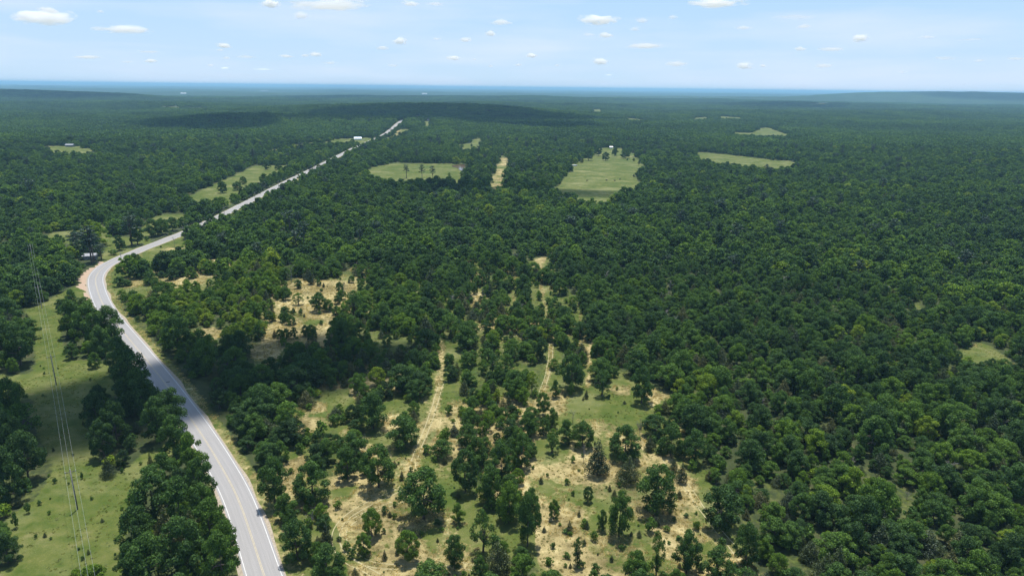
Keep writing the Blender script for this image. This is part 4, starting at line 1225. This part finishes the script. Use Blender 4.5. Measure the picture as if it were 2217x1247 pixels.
# ------------------------------------------------------------------ grass tufts
def tuft_mesh(name, n, h, spread, mat):
    v = []
    for i in range(n):
        a = rng.uniform(0, 6.28); r = spread * math.sqrt(rng.random())
        bx, by = math.cos(a) * r, math.sin(a) * r
        l = h * rng.uniform(.5, 1.1); b2 = rng.uniform(0, 6.28); lean = rng.uniform(.2, .9) * l
        w_ = .05 + .04 * rng.random()
        dx, dy = math.cos(b2), math.sin(b2)
        ex, ey = bx + dx * lean, by + dy * lean
        v += [(bx - dy * w_, by + dx * w_, 0), (bx + dy * w_, by - dx * w_, 0), (ex + dy * w_ * .4, ey - dx * w_ * .4, l), (ex - dy * w_ * .4, ey + dx * w_ * .4, l)]
    return mesh_of(name, np.array(v), quad_faces(n), [mat])
M_straw = foliage('straw_grass', [(0, (.36, .29, .14)), (.5, (.46, .38, .20)), (1, (.56, .49, .29))], .35, .02)
M_grass = foliage('green_grass', [(0, (.085, .12, .022)), (.5, (.13, .16, .035)), (1, (.20, .21, .06))], .45, .02)
def open_points(n, r1):
    x_ = rng.uniform(-300, 230, n); y_ = rng.uniform(115, r1, n)
    dry, green, dirt, opn, sp, d, s = zones(x_, y_)
    m = (d > 5.6) & (dirt < .5)
    return x_[m], y_[m], dry[m], green[m]
x_, y_, dd_, gg_ = open_points(150000, 420)
inv = (np.abs(np.degrees(np.arctan2(x_, y_))) < 40)
pat = vnoise(x_, y_, 7, 77)
md_ = inv & (dd_ > .35) & (pat > .42) & (rng.random(len(x_)) < .8)
massed('dry_grass', 'bleached dry grass tufts lying in the clearings', 'grass', [tuft_mesh('straw', 26, .22, .6, M_straw) for _ in range(4)],
       x_[md_], y_[md_], np.zeros(md_.sum()), rng.uniform(.6, 1.3, md_.sum()), rng.uniform(.5, 1.2, md_.sum()), rng.integers(0, 4, md_.sum()), rng.random(md_.sum()))
mg_ = inv & (gg_ > .5) & (pat < .60) & (rng.random(len(x_)) < .4)
massed('green_grass', 'green weeds and grass tufts on pasture and verges', 'grass', [tuft_mesh('weeds', 22, .26, .5, M_grass) for _ in range(4)],
       x_[mg_], y_[mg_], np.zeros(mg_.sum()), rng.uniform(.5, 1.0, mg_.sum()), rng.uniform(.25, .8, mg_.sum()), rng.integers(0, 4, mg_.sum()), rng.random(mg_.sum()))

# ------------------------------------------------------------------ power lines
M_pole = plain('weathered_pole', (.16, .145, .135), .9, var=.2)
M_ins = plain('insulator_glaze', (.62, .64, .66), .35)
M_wire = plain('bare_aluminium_wire', (.52, .53, .52), .45, .6)
def pole_meshes(H, arm):
    p = MB().tube([(0, 0, -1), (0, 0, H * .5), (0, 0, H)], [.20, .17, .13], 8).mesh('pole_shaft', M_pole, True)
    a = MB().box((0, .16, H - .75), (arm, .11, .14)).mesh('pole_crossarm', M_pole)
    br = MB().tube([(-arm * .3, .16, H - .8), (0, .16, H - 1.6)], [.03, .03], 4).tube([(arm * .3, .16, H - .8), (0, .16, H - 1.6)], [.03, .03], 4).mesh('pole_brace', M_pole)
    i = MB().tube([(0, 0, 0), (0, 0, .12), (0, 0, .14), (0, 0, .28)], [.05, .05, .11, .08], 8).mesh('pole_insulator', M_ins, True)
    return p, a, br, i
PM = pole_meshes(12.0, 2.6)
def power_pole(x, y, z, rz, label, group, H=12.0, pm=None, arm=2.6, three=True):
    pm = pm or PM
    o = empty('power_pole', (x, y, z), rz)
    obj('shaft', pm[0], o); obj('crossarm', pm[1], o); obj('brace', pm[2], o)
    tops = []
    for (ix, iz) in ((-arm / 2 + .12, H - .68), (0, H), (arm / 2 - .12, H - .68)):
        q = obj('insulator', pm[3], o); q.location = (ix, .16 if ix else 0, iz)
        ca_, sa_ = math.cos(rz), math.sin(rz)
        lx, ly = ix, (.16 if ix else 0)
        tops.append(Vector((x + lx * ca_ - ly * sa_, y + lx * sa_ + ly * ca_, z + iz + .3)))
    tag(o, label, 'power pole', group)
    return tops
def cable(pts_list, label, group, sag=1.6, r=.019):
    mb = MB()
    pts = []
    for a, b in zip(pts_list[:-1], pts_list[1:]):
        L_ = (b - a).length
        sg = sag * (L_ / 90) ** 2
        for k in range(14):
            t = k / 14
            p = a.lerp(b, t); p.z -= 4 * sg * t * (1 - t)
            pts.append(p)
    pts.append(pts_list[-1])
    mb.tube(pts, [r] * len(pts), 4)
    return tag(obj('power_cable', mb.mesh('power_cable', M_wire)), label, 'cable', group)
pb = ground_at([168, 122, 91], [1102, 833, 668])
step = pb[0] - pb[1]
pb = np.vstack([pb[0] + step * .98, pb])           # the next pole toward the viewer stands below the frame
pb = np.vstack([pb, pb[-1] + (pb[-1] - pb[-2]) * 1.0])
names = ['power pole just below the picture, nearest of the pasture line', 'nearest power pole in the shaded pasture with light insulators on its crossarm',
         'middle power pole in the sunlit narrow part of the pasture', 'power pole at the upper end of the pasture before the dark trees', 'power pole hidden in the wood beyond the pasture']
tops = []
for k, (p, nm) in enumerate(zip(pb, names)):
    d = pb[min(k + 1, 4)] - pb[max(k - 1, 0)]
    rz = math.atan2(d[1], d[0]) - math.pi / 2
    if k == 4:
        d = pb[4] - pb[3]; tops.append([Vector((p[0] + s_ * math.cos(rz), p[1] + s_ * math.sin(rz), 11.6 + (.7 if s_ == 0 else 0))) for s_ in (-1.18, 0, 1.18)])
        power_pole(p[0], p[1], 0, rz, nm, 'power poles of the pasture line'); continue
    tops.append(power_pole(p[0], p[1], 0, rz, nm, 'power poles of the pasture line'))
for j, nm in enumerate(['left', 'middle and highest', 'right']):
    cable([t[j] for t in tops], f'{nm} of three pale power cables over the pasture', 'cables over the pasture')
# road-side line
PM9 = pole_meshes(9.5, 1.6)
rb = [ground_at([265.5], [580])[0], ground_at([399], [520])[0]]
for dy in (85, 170, 255, 345, 435):
    yy = rb[1][1] + dy
    k = np.argmin(abs(ROAD[:, 1] - yy)); rb.append(np.array([ROAD[k, 0] + 8.0, yy]))
nm2 = ['slim roadside pole at the inside of the curve', 'slim roadside pole where the straight road begins', 'roadside pole behind the verge trees, third from the curve', 'roadside pole, fourth from the curve',
       'roadside pole, fifth from the curve', 'roadside pole, sixth from the curve', 'farthest roadside pole beside the straight road']
tp = []
for k, (p, nm) in enumerate(zip(rb, nm2)):
    d = rb[min(k + 1, len(rb) - 1)] - rb[max(k - 1, 0)]
    tp.append(power_pole(p[0], p[1], float(height(*p)), math.atan2(d[1], d[0]) - math.pi / 2, nm, 'roadside power poles', 9.5, PM9, 1.6))
cable([t[1] for t in tp], 'thin power cable running along the straight road', 'roadside cable', 1.0, .022)

# ------------------------------------------------------------------ buildings
M_wall_w = plain('white_siding', (.70, .70, .68), .7, var=.06)
M_wall_g = plain('grey_boards', (.17, .18, .20), .85, var=.12)
M_roof_b = plain('blue_white_metal_roof', (.50, .62, .74), .4, .2, var=.08)
M_roof_w = plain('pale_metal_roof', (.74, .76, .78), .4, .1, var=.06)
M_roof_g = plain('greyed_metal_roof', (.30, .31, .33), .5, .1, var=.15)  # pale metal toned down; on the curve shed the grey paints in tree shade
M_roof_d = plain('dark_shingles', (.10, .10, .11), .9)
M_glass = plain('dark_window_glass', (.03, .035, .045), .1)
M_door = plain('brown_door', (.14, .09, .06), .6)
def building(name, label, cat, px, py, L_, W_, Hh, roof_h, rz, wall, roof, nwin=3, loc=None):
    p = ground_at([px], [py])[0] if loc is None else loc
    z = float(height(p[0], p[1]))
    o = empty(name, (p[0], p[1], z), rz)
    obj('wall', MB().box((0, 0, Hh / 2 - .3), (L_, W_, Hh + .6)).mesh('wall', wall), o)
    e = .45
    mb = MB()
    a, b = L_ / 2 + e, W_ / 2 + e
    t = .12
    zz = Hh - .02
    mb.v = [(-a, -b, zz), (a, -b, zz), (a, 0, zz + roof_h), (-a, 0, zz + roof_h), (-a, b, zz), (a, b, zz),
            (-a, -b, zz + t), (a, -b, zz + t), (a, 0, zz + roof_h + t), (-a, 0, zz + roof_h + t), (-a, b, zz + t), (a, b, zz + t)]
    mb.f = [(6, 7, 8, 9), (9, 8, 11, 10), (0, 3, 2, 1), (3, 4, 5, 2), (0, 1, 7, 6), (4, 10, 11, 5), (0, 6, 9, 3), (3, 9, 10, 4), (1, 2, 8, 7), (2, 5, 11, 8), (0, 4, 3), (1, 2, 5)]
    obj('roof', mb.mesh('roof', roof), o)
    obj('gable', mesh_of('gable', [(-L_ / 2, -W_ / 2, Hh), (-L_ / 2, W_ / 2, Hh), (-L_ / 2, 0, Hh + roof_h * .93), (L_ / 2, -W_ / 2, Hh), (L_ / 2, W_ / 2, Hh), (L_ / 2, 0, Hh + roof_h * .93)], [(0, 2, 1), (3, 4, 5)], [wall]), o)
    wm = MB().box((0, 0, 0), (1.0, .06, 1.0)).mesh('window', M_glass)
    fm = MB().box((0, 0, .56), (1.2, .09, .12)).box((0, 0, -.56), (1.2, .09, .12)).box((-.56, 0, 0), (.12, .09, 1.0)).box((.56, 0, 0), (.12, .09, 1.0)).mesh('frame', M_wall_w)
    for k in range(nwin):
        xx = -L_ / 2 + L_ * (k + .7) / (nwin + .6)
        w_ = obj('window', wm, o); w_.location = (xx, -W_ / 2 - .02, Hh * .58)
        obj('frame', fm, w_)
    dr = obj('door', MB().box((0, 0, 1.0), (.95, .07, 2.0)).mesh('door', M_door), o); dr.location = (L_ / 2 - .9, -W_ / 2 - .03, 0)
    tag(o, label, cat)
    return o
building('garden_house', 'small grey shed with pale roof half hidden under the pines at the curve', 'shed', 196, 561, 7.5, 4.2, 2.5, 1.3, .25, M_wall_g, M_roof_g, 2)
building('farm_house', 'white house with blue-white metal roof beside the far end of the road', 'house', 775, 303, 15, 9, 3.0, 2.6, .2, M_wall_w, M_roof_b, 4)
building('white_house', 'far white house at the top of the narrow green lane', 'house', 926, 262, 14, 9, 3.2, 2.8, .0, M_wall_w, M_roof_d, 4)
building('white_shed', 'small white shed behind the big light green field', 'shed', 1323, 322, 6, 5, 2.8, 1.5, .0, M_wall_w, M_roof_w, 1)
building('white_cabin', 'little white cabin among trees between the two right-hand fields', 'cabin', 1447, 334, 6, 5, 4.5, 2.0, .2, M_wall_w, M_roof_w, 1)
building('feed_trailer', 'long low white trailer at the left edge of the big field', 'trailer', 1243, 360, 8, 2.4, 1.5, .3, .05, M_wall_w, M_roof_w, 2)
building('left_farmhouse', 'low dark farmhouse with pale roof edge behind the far left yard', 'house', 152, 318, 12, 8, 3.0, 1.6, .1, M_wall_g, M_roof_g, 3)
building('distant_barn', 'tiny white barn far off in the left distance', 'barn', 398, 206, 60, 30, 16, 6, .0, M_wall_w, M_roof_w, 3)
building('distant_sheds', 'white farm roofs on the plain below the horizon left of centre', 'barn', 919, 206, 70, 30, 16, 5, .1, M_wall_w, M_roof_w, 3)

# a white car and a pickup by the blue-roofed house
M_car = plain('white_car_paint', (.75, .75, .76), .3, var=.03)
M_tyre = plain('tyre_rubber', (.03, .03, .03), .9)
def car(px, py, rz, label):
    p = ground_at([px], [py])[0]
    o = empty('parked_car', (p[0], p[1], float(height(*p)) + .05), rz)
    mb = MB()
    prof = [(-2.2, .35), (2.2, .35), (2.25, .8), (1.2, .95), (.5, 1.45), (-1.3, 1.48), (-2.1, 1.0), (-2.25, .8)]
    for s_ in (-.88, .88): mb.v += [(a_, s_ * (1 if b_ < 1.2 else .8), b_) for a_, b_ in prof]
    n_ = len(prof)
    mb.f = [tuple(range(n_)), tuple(range(2 * n_ - 1, n_ - 1, -1))] + [(k, k + n_, (k + 1) % n_ + n_, (k + 1) % n_) for k in range(n_)]
    obj('body', mb.mesh('car_body', M_car), o)
    obj('windscreen', MB().tube([(.86, -.7, 1.22), (.86, .7, 1.22)], [.2, .2], 4).mesh('windscreen', M_glass), o)
    wm = MB().tube([(0, -.11, 0), (0, .11, 0)], [.34, .34], 12).mesh('wheel', M_tyre)
    for a_ in (-1.35, 1.35):
        for b_ in (-.85, .85):
            w_ = obj('wheel', wm, o); w_.location = (a_, b_, .34)
    tag(o, label, 'car')
car(787, 304, .3, 'white car parked beside the blue-roofed house')

# cattle: body, legs, neck and head as one skin
M_cow = plain('black_cattle_hide', (.025, .02, .018), .8)
def cow_mesh():
    me = bpy.data.meshes.new('cow')
    V = [(0, 0, 1.0), (-.55, 0, 1.02), (.55, 0, 1.0), (.95, 0, 1.15), (1.25, 0, 1.05), (1.55, 0, .85)]
    R = [.40, .36, .36, .22, .17, .10]
    E = [(0, 1), (0, 2), (2, 3), (3, 4), (4, 5)]
    for bx, root in ((-.6, 1), (.55, 2)):
        for s_ in (-.22, .22):
            k = len(V)
            V += [(bx, s_, .75), (bx + (.06 if bx < 0 else 0), s_, .42), (bx, s_, .03)]
            R += [.15, .08, .07]
            E += [(root, k), (k, k + 1), (k + 1, k + 2)]
    k = len(V); V += [(-.95, 0, 1.1), (-1.02, 0, .6)]; R += [.06, .03]; E += [(1, k), (k, k + 1)]
    me.from_pydata(V, E, [])
    o = bpy.data.objects.new('cow_skin', me); C.objects.link(o)
    m = o.modifiers.new('skin', 'SKIN'); m.use_smooth_shade = True
    for i, r in enumerate(R): me.skin_vertices[0].data[i].radius = (r, r)
    me.skin_vertices[0].data[0].use_root = True
    sd = o.modifiers.new('sub', 'SUBSURF'); sd.levels = 1; sd.render_levels = 1
    dg = bpy.context.evaluated_depsgraph_get()
    ev = bpy.data.meshes.new_from_object(o.evaluated_get(dg))
    bpy.data.objects.remove(o)
    ev.name = 'cow'; ev.materials.clear(); ev.materials.append(M_cow)
    return ev
CM = cow_mesh()
COWS = [(174, 497, 3.0, 'black cow standing in the yard left of the bright green tree'), (302, 495, .2, 'black cow standing in the roadside field behind the pine'),
        (1271, 393, 0, 'dark cow grazing at the left of the big light green field'), (1313, 392, .4, 'dark cow near the middle front of the big field'),
        (1331, 393, 2.9, 'dark cow second from the right in the big field'), (1342, 390, .8, 'dark cow farthest right in the big field')]
for (px, py, rz, lab) in COWS:
    p = ground_at([px], [py])[0]
    o = obj('cow', CM); o.location = (p[0], p[1], float(height(*p))); o.rotation_euler = (0, 0, rz); o.scale = (1.25,) * 3
    tag(o, lab, 'cow', 'cattle grazing in the fields')

# ------------------------------------------------------------------ clouds: lumps of thin mist, some overhead and casting their shade
def cloud_mat(name, dens, wisp=False):
    m, nt, N, L = new_mat(name)
    out = N.new('ShaderNodeOutputMaterial')
    v = N.new('ShaderNodeVolumePrincipled')
    if wisp:
        tc = N.new('ShaderNodeTexCoord')
        vm = N.new('ShaderNodeVectorMath'); vm.operation = 'MULTIPLY_ADD'
        L.new(tc.outputs['Generated'], vm.inputs[0]); vm.inputs[1].default_value = (2, 2, 2); vm.inputs[2].default_value = (-1, -1, -1)
        ln = N.new('ShaderNodeVectorMath'); ln.operation = 'LENGTH'; L.new(vm.outputs[0], ln.inputs[0])
        mp = N.new('ShaderNodeMapping'); mp.inputs['Scale'].default_value = (5.5, 3.6, 3.0); L.new(tc.outputs['Generated'], mp.inputs[0])
        oi = N.new('ShaderNodeObjectInfo'); sc_ = mathn(N, L, 'MULTIPLY', oi.outputs['Random'], 60.0)
        L.new(sc_, mp.inputs['Location'])
        n_ = noise(N, L, 1.3, 4, .62, mp.outputs[0])
        fall = ramp_out(N, L, ln.outputs['Value'], [(.25, (1, 1, 1)), (1.0, (0, 0, 0))])
        dd = mathn(N, L, 'MULTIPLY', ramp_out(N, L, mathn(N, L, 'MULTIPLY_ADD', fall, .32, n_), [(.52, (0, 0, 0)), (.86, (1, 1, 1))]), dens * 2.0)
        L.new(dd, v.inputs['Density'])
    v.inputs['Color'].default_value = (1, 1, 1, 1)
    if not wisp: v.inputs['Density'].default_value = dens
    v.inputs['Anisotropy'].default_value = .2
    L.new(v.outputs[0], out.inputs['Volume'])
    return m
ico = None
def ico_verts():
    import bmesh
    bm = bmesh.new(); bmesh.ops.create_icosphere(bm, subdivisions=3, radius=1)
    v = np.array([p.co[:] for p in bm.verts]); f = [tuple(q.index for q in fc.verts) for fc in bm.faces]
    bm.free(); return v, f
IV, IF = ico_verts()
def cloud_skin(op):
    m, nt, N, L = new_mat('cloud_white')
    out = N.new('ShaderNodeOutputMaterial')
    d = N.new('ShaderNodeBsdfDiffuse'); d.inputs[0].default_value = (.95, .96, .98, 1)
    t = N.new('ShaderNodeBsdfTranslucent'); t.inputs[0].default_value = (.95, .96, .98, 1)
    a = N.new('ShaderNodeMixShader'); a.inputs[0].default_value = .4
    L.new(d.outputs[0], a.inputs[1]); L.new(t.outputs[0], a.inputs[2])
    tr = N.new('ShaderNodeBsdfTransparent'); b = N.new('ShaderNodeMixShader')
    geo = N.new('ShaderNodeNewGeometry'); tc = N.new('ShaderNodeTexCoord')
    n = noise(N, L, 3.2, 6, .65, tc.outputs['Generated'])
    o_ = ramp_out(N, L, n, [(.36, (0, 0, 0)), (.66, (min(1, op * 1.6),) * 3)])
    L.new(o_, b.inputs[0]); L.new(tr.outputs[0], b.inputs[1]); L.new(a.outputs[0], b.inputs[2])
    L.new(b.outputs[0], out.inputs[0])
    return m
SKIN = {}
def cloud(label, cx, cy_, cz, rx, ry, rz_, rot, dens, group, puffs=7, seed=0):
    """one closed lumpy skin: a ball pushed out by soft bumps, flat at the bottom"""
    r_ = np.random.default_rng(seed + 500)
    d = IV.copy()
    f = np.ones(len(d))
    for k in range(puffs):
        a = r_.normal(size=3); a[2] = abs(a[2]) * .8; a /= np.linalg.norm(a)
        f += r_.uniform(.25, .7) * np.exp(((d @ a) - 1) * r_.uniform(6, 26))
    f += .10 * (vnoise(d[:, 0] * 10 + seed, d[:, 1] * 10 + d[:, 2] * 7, 2.0, seed) - .5) * 2
    v = d * f[:, None]
    v[:, 2] = np.where(v[:, 2] < -.25, -.25 + (v[:, 2] + .25) * .15, v[:, 2])
    v = v / np.abs(v).max(0)
    v = v * np.array([rx, ry, rz_])
    c, s = math.cos(rot), math.sin(rot)
    v = np.c_[v[:, 0] * c - v[:, 1] * s, v[:, 0] * s + v[:, 1] * c, v[:, 2]]
    if dens < 0:
        k_ = round(-dens, 1)
        if k_ not in SKIN: SKIN[k_] = cloud_skin(k_)
        mt = SKIN[k_]
    else:
        wk = round(math.log(dens) * 2) if group.startswith('small') else None
        if wk is None: mt = cloud_mat('cloud_mist', dens)
        else:
            if wk not in SKIN: SKIN[wk] = cloud_mat('cloud_wisp', math.exp(wk / 2), True)
            mt = SKIN[wk]
    o = obj('cloud', mesh_of('cloud', v, IF, [mt], smooth=True))
    o.location = (cx, cy_, cz)
    return tag(o, label, 'cloud', group)
ALT = 1400.0
SHADE = [  # ground x, y, radii, height of cloud, turn, optical depth, what it shades
    (-130, 230, 122, 44, 48, rad(30), 5.0, 'small cloud overhead shading the pasture and the road'),
    (-790, 1840, 270, 270, 90, .1, 4.5, 'cloud overhead shading the left wooded hill'),
    (-280, 2430, 700, 560, 200, -.05, 5.0, 'wide cloud overhead shading the middle wooded ridge'),
    (110, 1980, 300, 230, 80, -.1, 4.0, 'cloud overhead shading the foot of the middle ridge'),
    (-2950, 4600, 520, 560, 150, 0, 4.0, 'cloud overhead shading the shoulder of the left hill'),
    (10, 748, 165, 48, 45, .05, 2.2, 'wisp of cloud overhead shading trees before the fields'),
    (1900, 5200, 700, 700, 160, 0, 2.5, 'cloud overhead shading the far plain right of centre'),
    (-1500, 6800, 900, 900, 180, 0, 2.5, 'cloud overhead shading the far plain left of centre'),
    (5600, 8000, 2100, 1300, 250, 0, 2.5, 'broad thin cloud overhead shading the right-hand ridge'),
]
for k, (gx_, gy_, rx, ry, rz_, rot, od, lab) in enumerate(SHADE):
    hz = float(height(gx_, gy_))
    k_ = (ALT - hz) / SUN.z
    cloud(lab, gx_ + SUN.x * k_, gy_ + SUN.y * k_, ALT, rx, ry, rz_, rot, od / (rz_ * 1.0), 'clouds overhead outside the picture', 8, k)
SKYC = [(90, 36, 90, 26, 1.6), (112, 22, 40, 12, 1.0), (272, 63, 74, 15, 1.4), (218, 62, 30, 8, .6), (192, 123, 46, 7, 1.0), (326, 131, 24, 8, 1.0), (322, 112, 42, 6, .6), (483, 98, 30, 10, 1.1), (478, 108, 16, 5, .6),
        (532, 122, 46, 8, .6), (492, 125, 18, 6, .5), (622, 121, 26, 7, 1.0), (684, 116, 26, 11, 1.0), (660, 120, 16, 6, .6), (652, 32, 28, 15, .9), (700, 8, 150, 20, 1.8), (582, 6, 44, 16, 1.5), (865, 86, 30, 17, 1.2),
        (828, 103, 24, 9, .8), (1012, 84, 30, 12, .9), (982, 124, 30, 11, 1.0), (1067, 71, 32, 13, .9), (1086, 46, 50, 14, .8), (892, 7, 44, 10, 1.0), (946, 8, 40, 8, .7), (1290, 39, 86, 24, 1.9), (1310, 75, 30, 13, 1.1),
        (1278, 74, 30, 9, .5), (1388, 99, 84, 11, 1.3), (1396, 43, 34, 12, .7), (1458, 36, 20, 12, .6), (1151, 119, 24, 10, 1.2), (1303, 131, 34, 14, 1.1), (1466, 137, 46, 11, .9), (1614, 140, 34, 15, 1.0), (1652, 142, 16, 6, .8),
        (1550, 6, 104, 16, 1.9), (1611, 60, 34, 8, .8), (1734, 57, 34, 9, .8), (1720, 36, 90, 13, .3), (1733, 105, 24, 9, .9), (1804, 106, 52, 8, .8), (1862, 81, 30, 15, 1.2), (1779, 142, 38, 9, .8), (2006, 80, 26, 7, .4),
        (2100, 86, 46, 6, .3), (2120, 131, 18, 6, .6), (2050, 126, 44, 8, .4), (2195, 127, 36, 6, .5), (1373, 62, 22, 10, .6), (1123, 140, 18, 6, .6), (716, 135, 30, 8, .6), (845, 141, 30, 7, .5), (572, 150, 36, 5, .4), (945, 84, 18, 6, .6),
        (1028, 128, 10, 5, .5), (1060, 143, 14, 5, .5), (454, 141, 14, 6, .6), (486, 147, 16, 5, .5), (276, 134, 20, 5, .4), (1208, 141, 18, 6, .5), (1318, 162, 16, 4, .4), (1952, 156, 18, 6, .4), (218, 25, 14, 6, .5)]
ROWW = ['top', 'upper', 'middle', 'lower', 'lowest']
ORDW = ['first', 'second', 'third', 'fourth', 'fifth', 'sixth', 'seventh', 'eighth', 'ninth', 'tenth', 'eleventh', 'twelfth', 'thirteenth', 'fourteenth', 'fifteenth', 'sixteenth', 'seventeenth', 'eighteenth', 'nineteenth', 'twentieth']
SKYLAB = {}
rows_ = {}
for k, c_ in enumerate(SKYC):
    b_ = 0 if c_[1] < 20 else 1 if c_[1] < 68 else 2 if c_[1] < 100 else 3 if c_[1] < 128 else 4
    rows_.setdefault(b_, []).append(k)
for b_, ks in rows_.items():
    ks.sort(key=lambda k: SKYC[k][0])
    for n_, k in enumerate(ks):
        px, py, w_, h_, od = SKYC[k]
        long_ = 'long flat' if w_ / h_ > 4.5 else 'puffy' if w_ / h_ < 2.6 else 'oval'
        SKYLAB[k] = f'{"bright" if od > 1 else "faint"} {long_} white cloud, {ORDW[n_]} from left in the {ROWW[b_]} cloud row'
for k, (px, py, w_, h_, od) in enumerate(SKYC):
    d = RM @ np.array([(px - 1108.5) / FPX, -(py + h_ / 2 - 623.5) / FPX, -1.0])
    hd = math.hypot(d[0], d[1])
    el = max(d[2] / hd, .012)
    dist = (ALT - CAM_H) / el
    x_, y_ = d[0] / hd * dist, d[1] / hd * dist
    mpp = math.hypot(dist, ALT) / FPX
    rx = w_ * mpp / 2 * 1.25; rz_ = h_ * mpp * .85
    lab = SKYLAB[k]
    cloud(lab, x_, y_, ALT, rx, rx * .8, rz_, -math.atan2(x_, y_), (.25 + 1.35 * od * min(od, 1.0)) / (rx * .9), 'small white clouds', 16, 20 + k)

# ------------------------------------------------------------------ haze: one closed box of thin air
hz_m, nt, N, L = new_mat('haze_air')
out = N.new('ShaderNodeOutputMaterial'); v = N.new('ShaderNodeVolumePrincipled')
v.inputs['Color'].default_value = (.40, .72, 1.0, 1)
v.inputs['Density'].default_value = 7.2e-5
v.inputs['Anisotropy'].default_value = .0
L.new(v.outputs[0], out.inputs['Volume'])
hb = MB().box((0, 0, 59), (140000, 140000, 152))
hb_o = obj('haze', hb.mesh('haze', hz_m))
tag(hb_o, 'thin blue summer haze over the whole forest', 'haze', kind='stuff')
print('THINGS', len(single), 'rest', len(rest), 'mid', len(MID['x']), 'clumps', len(CL['x']), 'tufts', md_.sum(), mg_.sum())
